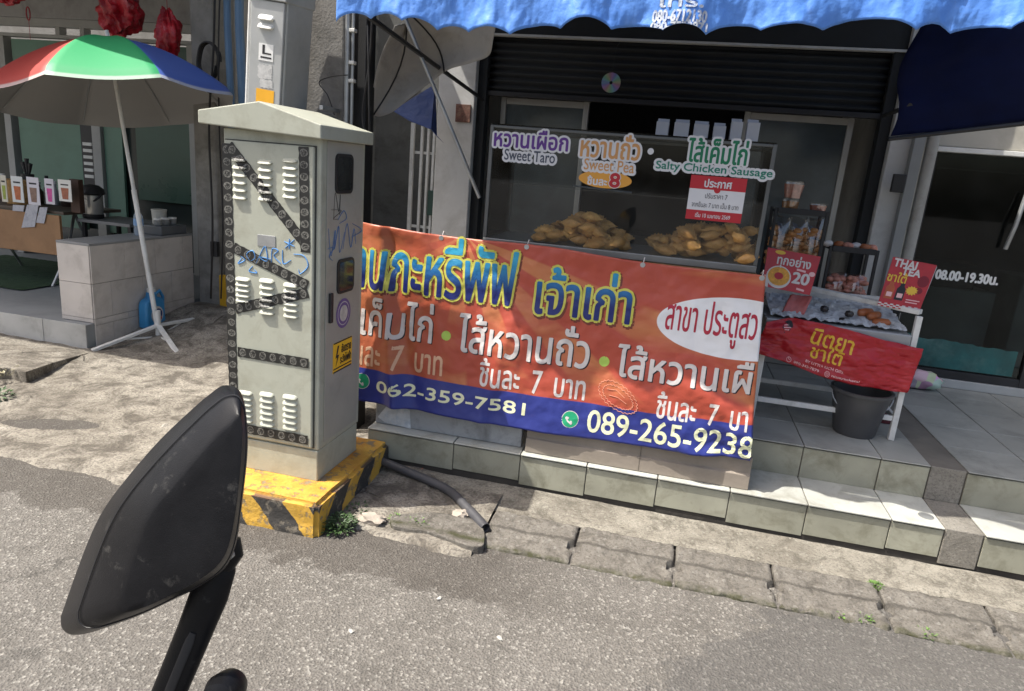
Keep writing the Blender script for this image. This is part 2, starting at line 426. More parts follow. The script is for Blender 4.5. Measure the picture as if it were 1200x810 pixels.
# tiled steps
mRiser = M('riser_tile', (.315,.312,.245), .38, .16, 5, .06, 50, dirt='5c5843', damt=.7, dscale=7, isl=.10)
mTread = M('tread_tile', (.47,.475,.43), .45, .10, 5, .05, 50, dirt='6e6956', damt=.65, dscale=6, isl=.06)
mFloor = M('floor_tile', (.33,.335,.31), .5, .14, 3, .05, 60, dirt='555853', damt=.6, dscale=3.5, isl=.07)
mGrout = M('grout', (.15,.138,.118), .9, .2, 8, .4, 60)
def tiles(rects, th, g=.0022):
    """a sheet of separate tiles; rects are (a,b) corners of thin boxes already"""
    b = MB()
    for a, c in rects: b.box(a, c)
    return b
XJ = [-1.31, -.875, -.555, -.25, .062, .368, .681, 1.002, 1.2, 1.345, 1.66, 1.98, 2.3, 2.62, 2.94, 3.26]
b = MB(); b.box((-1.31, 2.845, -.05), (3.3, 3.2, .193)); st = tag(obj('step', b, mGrout), kind='structure')
R_, T_, F_, R2 = [], [], [], []
for i in range(len(XJ)-1):
    a, c = XJ[i]+.0022, XJ[i+1]-.0022
    if abs(XJ[i]-1.2) < .01: continue
    j = .0015*math.sin(i*5.3)
    R_.append(((a, 2.838+j, .058+.010*math.sin(i*2.1)), (c, 2.8449, .186)))
    T_.append(((a, 2.829, .1932), (c, 3.118, .201+j*.4)))
    R2.append(((a, 3.112+j, .2015), (c, 3.1195, .343)))
    for q in range(20):
        y0 = 3.104+q*.318
        if y0 > 9: break
        F_.append(((a, y0+.0022 if q else 3.104, .3502), (c, y0+.3158, .3555+j*.3)))
b = MB(); b.grid(160, 2, lambda u, v: Vector((-1.31+u*4.6, 2.8438, -.02+v*(.085+.018*fbm(u*30, 2))))); obj('gap_sheet', b, M('gap_shade', (.045,.04,.034), .95, .3, 12, .8), st); obj('riser_tiles', tiles(R_, 0), mRiser, st, bevel=.0015); obj('tread_tiles', tiles(T_, 0), mTread, st, bevel=.003)  # first sheet: shade of the gap under the riser tiles, painted dark
mInf = mat_rough('cement_infill', (.25,.232,.20), (.31,.29,.25), (.20,.186,.16), (.35,.33,.29), .5)
b = MB(); b.box((1.2035, 2.8365, .04), (1.3415, 3.1185, .1985)); obj('cement_infill', b, mInf, st, bevel=.004)
b = MB(); b.box((-1.31, 3.12, -.05), (3.3, 9.4, .35)); pl = tag(obj('platform', b, mGrout), kind='structure')
b = MB(); b.box((1.2035, 3.1125, .199), (1.3415, 3.1195, .352)); obj('cement_infill', b, mInf, pl, bevel=.003); obj('riser_tiles', tiles(R2, 0), mRiser, pl, bevel=.0015); obj('floor_tiles', tiles(F_, 0), mFloor, pl, bevel=.002)
b = MB(); b.lathe([(.026,0),(.03,.002),(.018,.0035),(.001,.004)], at(1085, 605, z=.2), 16); tag(obj('floor_drain', b, mGalv), 'small round rusty drain cap on the white tread of the step', 'floor drain')

# left shop floor
mKerb = M('kerb_tile', (.45,.45,.43), .5, .12, 4, .1, 50, dirt='6b6860', damt=.5, dscale=5, isl=.08)
b = MB(); b.box((-9, 3.757, -.05), (-3.84, 9, .176)); sf = tag(obj('shop_floor', b, M('floor_cement', (.26,.275,.28), .5, .12, 2, .1, 40, dirt='5d6060', damt=.4)), kind='structure')
obj('kerb_tiles', tiles([((-9+k*.4+.002, 3.75, -.02), (-9+k*.4+.398 if k < 12 else -3.84, 3.7569, .178)) for k in range(13)], 0), mKerb, sf, bevel=.002)

# ================================================================== BUILDINGS
# --- the pastry shop
mRoll = M('shutter_paint', (.03,.032,.034), .72, .2, 3, .1, spec=.2)
mCream = M('cream_wall', (.46,.44,.38), .8, .1, 3, .2, 50, dirt='77705f', damt=.4, dscale=3)
mPillar = M('white_wall', (.55,.55,.535), .8, .08, 3, .2, 50, dirt='7e7a70', damt=.5, dscale=3)
shop = thing('shophouse', (-.2, 4.5, 0), 'pastry shophouse with a half lowered dark shutter behind the blue awning', 'building')
b = MB(); b.box((-1.62, 4.42, .0), (-1.372, 9.2, 4.2)); b.box((1.095, 4.42, .35), (1.235, 9.2, 4.2)); b.box((-1.372, 8.9, .35), (1.095, 9.2, 2.255)); obj('wall', b, mPillar, shop, bevel=.006)
b = MB(); b.box((-1.372, 4.46, 2.262), (1.095, 8.88, 4.2)); obj('header', b, mRoll, shop); b = MB(); b.box((-1.372, 4.452, 2.248), (1.095, 4.5, 2.2605)); obj('header_trim', b, mPillar, shop)  # header wall coloured dark to stand for the shade under the awning
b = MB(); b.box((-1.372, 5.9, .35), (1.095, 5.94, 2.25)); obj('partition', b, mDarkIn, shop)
b = MB(); b.grid(2, 90, lambda u, v: Vector((-1.33+u*2.37, 4.52+.012*math.sin(v*PI*2*7.5), 1.915+v*.33))); sh = obj('shutter', b, mRoll, shop, smooth=True, solid=.004, ang=80)
b = MB(); b.box((-1.33, 4.495, 1.895), (1.04, 4.535, 1.925)); obj('bottom_bar', b, mDarkMetal, sh, bevel=.003)
for x in (-1.372, 1.035):
    b = MB(); b.box((x, 4.47, .35), (x+.058, 4.56, 2.25)); obj('shutter_rail', b, mRoll, shop, bevel=.003)
mPane = M('bluish_glass', (.06,.075,.08), .16, .3, 2.5, 0, dirt='6d7678', damt=.35, dscale=2, spec=.6)  # bluish reflections put into the colour of the opaque panes
for (x0, x1) in ((-1.245, -.66), (.3, .925)):
    b = MB()
    for xx in (x0, x1-.035): b.box((xx, 4.6, .36), (xx+.035, 4.64, 1.92))
    b.box((x0+.035, 4.602, 1.86), (x1-.035, 4.638, 1.9)); b.box((x0+.035, 4.602, .36), (x1-.035, 4.638, .44))
    fr = obj('sliding_door', b, M('aluminium', (.36,.36,.34), .4, .08, 8, .04, metal=.5), shop, bevel=.003)
    b = MB(); b.box((x0+.035, 4.617, .44), (x1-.035, 4.623, 1.86)); obj('pane', b, mPane, fr)
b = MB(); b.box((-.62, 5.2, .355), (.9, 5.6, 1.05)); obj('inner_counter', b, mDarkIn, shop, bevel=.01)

# --- the glass fronted shop on the right
gs = thing('glass_shop', (2.4, 4.6, .355), 'glass fronted shop on the right with opening hours lettered on its door', 'building')
b = MB(); b.box((1.36, 4.56, 1.775), (4.5, 9.2, 4.2)); b.box((1.236, 4.62, .36), (1.36, 9.2, 4.2)); b.box((4.2, 4.56, .36), (4.5, 9.2, 1.775)); obj('wall', b, mCream, gs, bevel=.006)
b = MB(); b.box((1.36, 4.54, 1.745), (4.2, 4.6, 1.772)); obj('head_trim', b, mWhitePaint, gs, bevel=.003)
b = MB(); b.box((1.36, 4.585, .357), (4.2, 4.68, .41)); obj('sill', b, M('sill_stone', (.42,.43,.42), .5, .1, 6, .1), gs, bevel=.004)
for x in (1.362, 2.13, 2.19, 3.2): b = MB(); b.box((x, 4.6, .411), (x+.045, 4.65, 1.742)); obj('door_frame', b, mDarkMetal, gs, bevel=.003)
b = MB(); b.box((1.407, 4.602, .411), (2.13, 4.648, .46)); obj('door_frame', b, mDarkMetal, gs, bevel=.003)
mShopG = glass('shop_glass', (.45,.5,.5), .03, .035)
b = MB(); b.box((1.407, 4.622, .46), (2.13, 4.628, 1.742)); pane = obj('glass_pane', b, mShopG, gs)
b = MB(); b.box((2.235, 4.622, .41), (3.2, 4.628, 1.742)); obj('glass_pane', b, mShopG, gs)
b = MB(); b.grid(30, 4, lambda u, v: Vector((1.41+u*.68, 4.6195, .47+v*(.155+.018*fbm(u*6, 1)+.03*(1-u))))); obj('teal_reflection', b, M('teal_reflection', (.012,.10,.10), .35, .4, 6, 0, dirt='5c7f7c', damt=.6, dscale=7), pane, solid=.001)  # teal reflection in the door glass, painted as a thin strip
P = wallP(4.6215)
lettering('08.00-19.30น.', pbox((1097, 327), (1173, 324), 4.6), P, mWhite, pane, bold=.0035, lift=.001, ncop=6)
b = MB(); b.box(at(1063, 268, y=4.61), at(1076, 260, y=4.62)); obj('notice', b, mWhitePaint, pane)
b = MB(); b.tube([at(1178, 292, y=4.57), at(1190, 265, y=4.55), at(1204, 225, y=4.57)], .012, 10); obj('handle', b, mGalv, pane, smooth=True)
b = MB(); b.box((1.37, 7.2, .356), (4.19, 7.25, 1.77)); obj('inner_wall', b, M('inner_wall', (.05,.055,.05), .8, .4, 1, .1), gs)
b = MB(); b.box((1.42, 5.6, .356), (2.3, 6.0, .86)); b.box((2.4, 5.5, .356), (3.1, 6.0, 1.0)); obj('reflection_boxes', b, M('reflection_boxes', (.5,.5,.48), .7, .3, 3, .1), gs, bevel=.01)  # pale boxes stand in for grey reflections in the door glass
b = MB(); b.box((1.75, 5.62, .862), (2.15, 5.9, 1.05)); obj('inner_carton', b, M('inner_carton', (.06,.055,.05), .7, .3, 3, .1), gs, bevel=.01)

# --- the left shop
lf = thing('green_shop', (-5.6, 5.8, .178), 'left drinks shop with dull green panels and a grey beam over its windows', 'building')
b = MB(); b.box((-3.80, 4.86, .0), (-3.60, 5.12, 4.0)); obj('pillar', b, mConc, lf, bevel=.012)
b = MB(); b.box((-9, 5.75, 2.47), (-3.80, 6.1, 4.0)); b.box((-9, 6.9, .178), (-3.6, 7.0, 4)); b.box((-3.80, 5.12, .15), (-3.6, 7.0, 4.0)); obj('wall', b, mPlaster, lf, bevel=.006)
b = MB(); b.box((-9, 3.05, 2.72), (-4.38, 3.35, 2.78)); b.box((-9, 3.35, 2.75), (-4.38, 5.74, 2.81)); obj('canopy', b, mConc, lf, bevel=.006)
b = MB(); b.box((-9, 3.54, 3.3), (-2.3, 5.74, 3.42)); obj('ledge', b, mConc, lf, bevel=.006)
mGreen = M('green_panel', (.115,.225,.165), .4, .1, 2, .04, dirt='3d5a4d', damt=.3); mGreenD = M('dark_green_panel', (.035,.085,.062), .3, .15, 2, .04)
mDkWin = M('dark_window', (.03,.04,.038), .15, .3, 2, 0)
def panel(name, x0, x1, z0, z1, m, y=5.8, th=.03):
    b = MB(); b.box((x0, y, z0), (x1, y+th, z1)); return obj(name, b, m, lf, bevel=.002)
panel('green_panel', -6.56, -5.82, .5, 2.28, mGreen); panel('green_panel', -5.55, -5.34, .5, 2.28, mGreen, 5.802)
panel('green_panel', -5.18, -4.56, .86, 2.28, mGreenD); panel('dark_recess', -5.34, -3.8, .18, 2.28, mDkWin, 5.86); panel('dark_recess', -9, -5.34, .18, 2.28, mDkWin, 5.87)
b = MB()
for x0, x1 in ((-6.70, -6.62), (-5.66, -5.56), (-4.56, -4.47)): b.box((x0, 5.77, .18), (x1, 5.86, 2.3))
b.box((-9, 5.772, 2.30), (-3.8, 5.86, 2.33)); b.box((-9, 5.772, 2.40), (-3.8, 5.86, 2.469))
for x in (-6.0, -5.72, -4.5): b.box((x, 5.775, 2.33), (x+.05, 5.858, 2.40))
obj('window_frame', b, M('frame_paint', (.37,.37,.35), .6, .1, 6, .05), lf, bevel=.003)
for k in range(6): b = MB(); b.box((-5.795, 5.79, 1.02+k*.062), (-5.69, 5.80, 1.05+k*.062)); obj('light_tile', b, mWhitePaint, lf)
b = MB(); b.box((-5.80, 5.79, 1.60), (-5.76, 5.80, 1.72)); obj('light_tile', b, mWhitePaint, lf)
b = MB(); b.box((-5.82, 5.801, .9), (-5.665, 5.82, 2.28)); obj('black_strip', b, mBlack, lf)

# --- the passage between the shops
pw = thing('passage_wall', (-2.6, 6.8, 0), 'stained grey wall at the back of the passage behind the cabinet', 'wall')
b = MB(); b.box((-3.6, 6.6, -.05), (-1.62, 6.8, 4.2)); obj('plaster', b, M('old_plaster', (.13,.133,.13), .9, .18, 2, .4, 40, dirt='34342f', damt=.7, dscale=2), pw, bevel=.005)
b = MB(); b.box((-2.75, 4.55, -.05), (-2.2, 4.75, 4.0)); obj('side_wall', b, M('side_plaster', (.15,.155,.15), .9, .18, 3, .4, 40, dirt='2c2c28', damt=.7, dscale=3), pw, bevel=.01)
gate = thing('metal_gate', (-1.85, 5.0, .1), 'white barred metal gate standing in the passage beside the shop pillar', 'gate')
for k, (px, w) in enumerate(((482, .030), (493, .02), (500.5, .019), (507, .018), (513.5, .018))):
    p = at(px, 200, y=5.0); b = MB(); b.box((p.x-w/2, 4.99, .12), (p.x+w/2, 5.015, 1.72 if k < 2 else 1.9)); obj('bar', b, mWhitePaint, gate, bevel=.003)
b = MB(); b.box((-1.80, 4.97, .1), (-1.745, 5.03, 2.05)); obj('post', b, mWhitePaint, gate, bevel=.005)
for z in (.45, .95, 1.5):
    b = MB(); b.box((-2.03, 5.016, z), (-1.80, 5.028, z+.02)); obj('rail', b, mWhitePaint, gate, bevel=.002)
q0, q1 = at(500, 252, y=4.97), at(513, 224, y=4.985); b = MB(); b.box(q0, q1); obj('lock_box', b, M('lock_green', (.02,.06,.045), .5), gate, bevel=.004)

# ================================================================== CABINET GROUP
CX0, CX1, CY0, CY1, CZ0, CZ1 = -1.70, -1.294, 2.327, 2.70, .142, 1.512
# concrete base with painted hazard stripes
def mat_hazard():
    t = NT('hazard_paint'); p = t.pos(); sep = t.n('SeparateXYZ'); t.l(p, sep.inputs[0])
    X, Y, Z = sep.outputs; w = t.noise(p, 14, 5, .7)
    a = t.math('ADD', t.math('SUBTRACT', Y, X), t.math('MULTIPLY', Z, -.85))
    a = t.math('ADD', a, t.math('MULTIPLY_ADD', w, .03, -.015))
    s = t.math('FRACT', t.math('MULTIPLY_ADD', a, 1/.245, .35))
    st = t.ramp(t.math('ABSOLUTE', t.math('SUBTRACT', s, .5)), (.262, 1.0), (.272, 0.0))
    topm = t.ramp(Z, (.128, 1.0), (.137, 0.0)); st = t.math('MULTIPLY', st, topm)
    yel = t.ramp(t.noise(p, 6, 6, .7), (.3, lin('c4962f')), (.7, lin('d8ae50')))
    c = t.mix(st, yel, lin('3d3b38'))
    rust = t.math('MULTIPLY', t.ramp(t.noise(p, 8, 6, .7), (.40, 0.0), (.66, .65)), t.ramp(Z, (.12, 0.0), (.14, 1.0)))
    c = t.mix(rust, c, lin('b4672a'))
    chip = t.ramp(t.noise(p, 20, 8, .72), (.53, 0.0), (.60, .85)); c = t.mix(chip, c, lin('7d7567'))
    t.l(c, t.b.inputs['Base Color']); t.b.inputs['Roughness'].default_value = .75
    t.bump(t.math('SUBTRACT', t.noise(p, 45, 5, .7), chip), .6, .008); return t.m
g = bmesh.new(); bmesh.ops.create_cube(g, size=1)
bmesh.ops.scale(g, vec=(.60, .685, .20), verts=g.verts); bmesh.ops.translate(g, vec=(-1.497, 2.502, .043), verts=g.verts)
bmesh.ops.bevel(g, geom=list(g.edges), offset=.016, segments=3, affect='EDGES')
bmesh.ops.subdivide_edges(g, edges=[e for e in g.edges if e.calc_length() > .1], cuts=9, use_grid_fill=True)
for v in g.verts:
    n = Vector((v.co.x+1.497, v.co.y-2.502, v.co.z-.043)).normalized()
    k = fbm(v.co.x*9, v.co.y*9, v.co.z*9); v.co += n*(.006*k-.018*max(0, fbm(v.co.x*6, v.co.y*6, v.co.z*6+3)-.45)*smooth(.11, .0, v.co.z))
    if v.co.z < .04 : v.co.x += .012*(v.co.x+1.497); v.co.y += .02*(v.co.y-2.502)
tag(obj('concrete_base', g, mat_hazard(), smooth=True, ang=50), 'concrete plinth under the cabinet with yellow and black hazard stripes', 'plinth')

cab = thing('utility_cabinet', (-1.497, 2.51, CZ0), 'pale grey street cabinet with a peaked lid, tape strips and blue scribbles', 'cabinet')
mCabD = M('cabinet_side', 'a3a197', .45, .08, 5, .08, 90, dirt='807c70', damt=.4, dscale=7)
b = MB(); b.box((CX0+.012, CY0+.008, CZ0), (CX1-.002, CY1-.01, .276)); obj('plinth', b, mSteelGrey, cab, bevel=.004)
b = MB(); b.box((CX0, CY0+.012, .277), (CX1, CY1, CZ1)); body = obj('body', b, mSteelGrey, cab, bevel=.006)
b = MB(); b.box((CX1+.0005, CY0+.05, .30), (CX1+.004, CY1-.03, 1.495)); side = obj('side_panel', b, mCabD, cab, bevel=.002)
b = MB(); b.box((CX0+.014, CY0-.004, .290), (CX1-.022, CY0+.0115, 1.468)); door = obj('door', b, mSteelGrey, cab, bevel=.005)
b = MB(); b.box((CX0+.010, CY0+.0085, .286), (CX1-.018, CY0+.0125, 1.472)); obj('gasket', b, M('gasket', (.06,.06,.055), .7), cab)
b = MB()
pr = [(-1.768, 1.519), (-1.768, 1.566), (-1.515, 1.610), (-1.268, 1.545), (-1.268, 1.496)]
b.prism([(x, CY0-.04, z) for x, z in pr], (0, .432, 0)); obj('lid', b, mSteelGrey, cab, bevel=.004)
def louvre(cx, z0, n, dz, w=.052, m=mSteelGrey):
    b = MB()
    for i in range(n):
        z = z0-i*dz; h = dz*.36
        L = []
        for s in range(-6, 7):
            u = s/6; k = math.sqrt(max(0, 1-abs(u)**5)); yy = CY0-.0035
            L.append([Vector((cx+u*w, yy, z+h*.95*k)), Vector((cx+u*w, yy-.010*k, z-h*.1*k)), Vector((cx+u*w, yy-.013*k, z-h*.7*k)), Vector((cx+u*w, yy, z-h*.95*k))])
        b.loft(L, True, True)
    return obj('louvre', b, m, door, smooth=True, ang=50)
FP = lambda px, py: at(px, py, y=CY0-.004)
for c0, c1, n in ((((281, 187), 6, 0), (281, 231), 6), (((311, 190), 0, 0), (311, 233), 6), (((340, 188), 0, 0), (340, 230), 6)):
    a, e = FP(*c0[0]), FP(*c1); louvre((a.x+e.x)/2, a.z, n, (a.z-e.z)/(n-1), .032)
for c0, c1, n in (((285, 327), (285, 352), 5), ((313, 329), (313, 366), 6), ((341, 334), (341, 370), 6), ((288, 460), (288, 492), 6), ((313, 462), (313, 497), 6), ((340, 465), (340, 501), 6)):
    a, e = FP(*c0), FP(*c1); louvre((a.x+e.x)/2, a.z, n, (a.z-e.z)/(n-1), .034)
def mat_chain():
    t = NT('chain_tape'); uv = t.uv(); sep = t.n('SeparateXYZ'); t.l(uv, sep.inputs[0])
    fx = t.math('SUBTRACT', t.math('FRACT', sep.outputs[0]), .5); fy = t.math('SUBTRACT', sep.outputs[1], .5)
    w = t.noise(uv, 2.3, 3); fx = t.math('ADD', fx, t.math('MULTIPLY_ADD', w, .25, -.125))
    wb_ = t.noise(uv, 7, 3, .6); fx = t.math('MULTIPLY', fx, 1.28); fy = t.math('ADD', fy, t.math('MULTIPLY_ADD', wb_, .2, -.1))
    d = t.math('SQRT', t.math('ADD', t.math('MULTIPLY', fx, fx), t.math('MULTIPLY', fy, fy)))
    ring = t.math('MULTIPLY', t.ramp(t.math('ABSOLUTE', t.math('SUBTRACT', d, .36)), (.03, .95), (.075, 0.0)), t.ramp(wb_, (.36, .15), (.52, 1.0)))
    inn = t.math('MULTIPLY', t.ramp(t.math('ABSOLUTE', t.math('SUBTRACT', t.noise(uv, 4.2, 2, .5, .8), .5)), (.02, .9), (.06, 0.0)), t.ramp(d, (.30, 1.0), (.36, 0.0)))
    m = t.math('MAXIMUM', ring, inn); m = t.math('MULTIPLY', m, t.ramp(t.noise(t.pos(), 60, 4, .7), (.3, .4), (.6, 1.0)))
    t.l(t.mix(m, (.016,.016,.015), (.24,.236,.21)), t.b.inputs['Base Color']); t.b.inputs['Roughness'].default_value = .45; return t.m
mChain = mat_chain()
from mathutils.bvhtree import BVHTree
_bv, _bf = [], []
for _o in door.children:
    n0 = len(_bv); _bv += [v.co+ORG[_o.name] for v in _o.data.vertices]; _bf += [[n0+i for i in p.vertices] for p in _o.data.polygons]
_tree = BVHTree.FromPolygons(_bv, _bf)
_lift = [0.0]
def drape(x, z):
    """height of the door with its louvres at (x, z), so that the tape follows them"""
    h = _tree.ray_cast(Vector((x, CY0-.1, z)), Vector((0, 1, 0)))
    return (h[0].y if h[0] is not None and h[0].y < CY0-.004 else CY0-.004)-.0009-_lift[0]
def tape(p0, p1, w=.040):
    _lift[0] += .0003; a, c = FP(*p0), FP(*p1); d = c-a; L = d.length; d.normalize(); n = Vector((-d.z, 0, d.x)); rep = round(L/.044)
    N = max(8, int(L/.004)); K = 8; bm = bmesh.new(); ul = bm.loops.layers.uv.verify(); V = []
    for i in range(N+1):
        u = i/N; row = []
        for j in range(K+1):
            k = j/K; ed = .0025*nz(u*L*60, p0[0]+9*(k > .5))
            q = a+d*L*u+n*((.5-k)*w+ed*(1-2*k)); q.y = drape(q.x, q.z); row.append(bm.verts.new(q))
        V.append(row)
    for i in range(N):
        for j in range(K):
            f = bm.faces.new((V[i][j], V[i][j+1], V[i+1][j+1], V[i+1][j]))
            for lp, (uu, vv) in zip(f.loops, ((i, j), (i, j+1), (i+1, j+1), (i+1, j))): lp[ul].uv = (uu/N*rep, 1-vv/K)
    return obj('tape_strip', bm, mChain, door)
for p0, p1 in (((265.5, 168), (275, 505)), ((268, 170), (360, 289)), ((356, 172), (358, 296)), ((274, 290), (361, 335)), ((361, 343), (276, 362)), ((279, 412), (362, 426)), ((288, 502), (361, 516))):
    tape(p0, p1)
q0, q1 = FP(302, 288), FP(323, 277); b = MB(); b.box((q0.x, CY0-.0065, q0.z), (q1.x, CY0-.0042, q1.z)); pt = obj('name_plate', b, mGalv, door, bevel=.001)
mBlue = M('blue_marker', lin('4f8fd0'), .6, .15, 30, 0)
def scribble(paths, P, parent, r=.0022, m=None, name='scribble'):
    bm = MB()
    for pp in paths:
        pts = bez([P(*q) for q in pp], 6); bm.tube(pts, [r*(.55+.45*math.sin(PI*i/(len(pts)-1))) for i in range(len(pts))], 5)
    return obj(name, bm, m or mBlue, parent)
SP = lambda px, py: at(px, py, y=CY0-.0052)
for pp in ([(293, 306), (289, 298), (296, 294), (299, 302), (294, 306)],), ([(300, 309), (306, 296), (311, 289), (313, 306), (304, 301), (317, 304)],), ([(318, 308), (319, 292), (326, 294), (321, 300), (329, 309)], [(331, 293), (332, 309), (341, 305)]), ([(339, 280), (339, 292)], [(333, 283), (345, 289)], [(345, 281), (334, 291)]), ([(344, 298), (356, 300), (361, 312), (352, 321), (350, 316)],), ([(283, 303), (279, 309), (287, 305), (282, 300)], [(296, 312), (292, 318), (301, 320), (298, 316)]):
    scribble(pp, SP, door)
SX = lambda px, py: at(px, py, x=CX1+.0062)
mBlue2 = M('blue_marker_dark', lin('5577a8'), .6, .15, 30, 0)
for pp in ([(385, 268), (388, 300), (393, 270), (392, 292), (397, 265), (398, 296), (404, 272)],), ([(402, 292), (407, 262), (411, 290), (415, 268), (417, 286)],), ([(396, 258), (403, 247), (406, 256), (398, 262)], [(413, 262), (424, 270), (412, 278)]), ([(384, 292), (392, 290), (386, 300), (390, 306)],): scribble(pp, SX, side, .0016, mBlue2)
scribble(([(391, 258), (393, 226), (397, 248), (399, 228), (398, 252)], [(388, 246), (400, 247), (391, 256), (397, 257)]), SX, side, .001, mInk)
# side windows, lock, stickers
def side_quad(px0, py0, px1, py1):
    a, c = at(px0, py0, x=CX1), at(px1, py1, x=CX1); return a.y, c.y, c.z, a.z     # y0,y1,z0,z1 from top-left, bottom-right
def rrect(y0, y1, z0, z1, r, x, n=5):
    out = []
    for cy, cz, a0 in ((y1-r, z1-r, 0), (y0+r, z1-r, 90), (y0+r, z0+r, 180), (y1-r, z0+r, 270)):
        for k in range(n+1): a = math.radians(a0+90*k/n); out.append((x, cy+r*math.cos(a), cz+r*math.sin(a)))
    return out
mRubber = M('rubber', (.02,.02,.02), .6, .1, 9, .05); mMeter = M('meter_glass', (.035,.038,.036), .12, .3, 4, 0)
for (z0, z1, y0, y1) in ((1.302, 1.452, 2.435, 2.578), (.905, 1.045, 2.462, 2.605)):
    b = MB(); b.prism(rrect(y0, y1, z0, z1, .025, CX1+.0035), (.006, 0, 0)); w = obj('window', b, mRubber, side, smooth=True)
    b = MB(); b.prism(rrect(y0+.012, y1-.012, z0+.012, z1-.012, .016, CX1+.0096), (.0012, 0, 0)); obj('glass', b, mMeter, side)
b = MB(); b.box((CX1+.0042, 2.398, .80), (CX1+.016, 2.42, .92)); obj('lock', b, mBlack, side, bevel=.003)
cc = at(402.5, 367, x=CX1+.005)
mPurple = M('purple_print', lin('6a548c'), .5, .1, 9, 0)
for r, m, dx in ((.062, mPurple, .0), (.05, M('pale_print', (.5,.48,.47), .5), .0004), (.046, mPurple, .0008), (.034, M('pale_print2', (.55,.52,.47), .5, .25, 30), .0012)):
    b = MB(); b.lathe([(r, 0), (r, .0004)], (cc.x+dx, cc.y, cc.z), 32, (1, 0, 0)); obj('round_sticker', b, m, side)
q = at(401.5, 415.5, x=CX1+.005); wy, wz = .083, .064
b = MB(); b.box((CX1+.0042, q.y-wy, q.z-wz), (CX1+.0052, q.y+wy, q.z+wz)); ws = obj('warning_sticker', b, mYellow, side)
PX = lambda u, v, l: Vector((CX1+.0053+l, u, v))
b = MB(); zz = [(-.045, .045), (-.062, -.005), (-.048, -.003), (-.06, -.042), (-.032, .006), (-.047, .006), (-.033, .045)]
b.prism([PX(q.y+u, q.z+v+.002, .0002) for u, v in zz], (.0006, 0, 0)); obj('bolt_mark', b, mInk, ws)
for z0, z1 in ((-wz, -wz+.006), (-wz+.014, -wz+.019), (wz-.005, wz)):
    b = MB(); b.box((CX1+.0053, q.y-wy+.004, q.z+z0), (CX1+.0058, q.y+wy-.004, q.z+z1)); obj('rule', b, mInk, ws)
lettering('อันตราย', (q.y-.012, q.z+.012, q.y+.072, q.z+.048), PX, mInk, ws, bold=.0012, lift=.0004, ncop=6)
lettering('ระวังไฟฟ้า', (q.y-.022, q.z-.034, q.y+.075, q.z+.004), PX, mInk, ws, bold=.0010, lift=.0004, ncop=6)

# utility pole with conduits, and the small upper cabinet strapped to it
mPole = M('pole_concrete', (.21,.20,.185), .9, .2, 9, .7, 80, dirt='383630', damt=.55, dscale=8)
b = MB(); b.box((-1.865, 3.17, -.3), (-1.64, 3.42, 8.0)); pole = tag(obj('utility_pole', b, mPole, bevel=.012), 'square concrete utility pole rising behind the two cabinets', 'utility pole')
up = thing('meter_cabinet', (-1.87, 3.0, 1.58), 'narrow leaning grey cabinet with two louvres on the pole above the street cabinet', 'cabinet')
RU = Matrix.Rotation(math.radians(6.2), 3, 'Y') @ Matrix.Rotation(math.radians(4), 3, 'X')
UP = Vector((-1.90, 2.90, 1.60))
def ub(a, c, name, m, par, bevel=.003, mb=None):
    b = mb or MB()
    if mb is None: b.box(a, c)
    for v in b.bm.verts: v.co = UP+RU@v.co
    return obj(name, b, m, par, bevel=bevel)
mUp = M('upper_paint', 'a9abaa', .45, .06, 5, .06, 90, dirt='83837c', damt=.35, dscale=7)
ubody = ub((-.086, .012, -.03), (.092, .22, .62), 'body', mUp, up, .006)
udoor = ub((-.078, -.004, -.02), (.085, .0115, .468), 'door', mUp, up, .004)
ub((-.09, -.012, .472), (.096, .23, .64), 'lid', mUp, up, .004)
for z in (.40, .365):
    b = MB(); L = []
    for s in range(-6, 7):
        u = s/6; k = math.sqrt(max(0, 1-abs(u)**5)); L.append([Vector((.0+u*.04, -.0042, z+.012*k)), Vector((u*.04, -.014*k-.004, z)), Vector((u*.04, -.018*k-.004, z-.008*k)), Vector((u*.04, -.0042, z-.012*k))])
    b.loft(L); o = ub(0, 0, 'louvre', mWhitePaint, udoor, 0, b)
ub((-.03, -.0058, .225), (.042, -.0042, .295), 'sticker', mWhite, udoor, 0)
ub((-.012, -.0066, .258), (.0, -.0059, .29), 'sticker_mark', mInk, udoor, 0); ub((-.012, -.0066, .252), (.032, -.0059, .2585), 'sticker_mark', mInk, udoor, 0); ub((-.02, -.0066, .235), (.034, -.0059, .242), 'sticker_mark', mInk, udoor, 0)
mPaper = M('torn_paper', (.5,.5,.49), .8, .2, 30, .4)
def ragged(x0, z0, x1, z1, m, seed, name='torn_label'):
    rr = random.Random(seed); P = []
    for k in range(36):
        a = 2*PI*k/36; c, s = math.cos(a), math.sin(a); e = max(abs(c), abs(s)); w = 1-.22*rr.random()
        P.append(Vector(((x0+x1)/2+(x1-x0)/2*c/e*w, -.0046, (z0+z1)/2+(z1-z0)/2*s/e*w)))
    b = MB(); b.prism(P, (0, -.0008, 0)); return ub(0, 0, name, m, udoor, 0, b)
ragged(-.035, .145, .045, .212, mPaper, 3); ragged(-.022, .11, .052, .15, mPaper, 5)
ub((-.035, -.0056, .032), (.055, -.0043, .105), 'yellow_sticker', M('orange_print', lin('efb02a'), .5, .05, 9, 0), udoor, 0)
b = MB(); b.tube([UP+RU@Vector((-.105, .03, -.1)), UP+RU@Vector((-.105, .03, .7))], .008, 8); obj('edge_pipe', b, mWhitePaint, up, smooth=True)
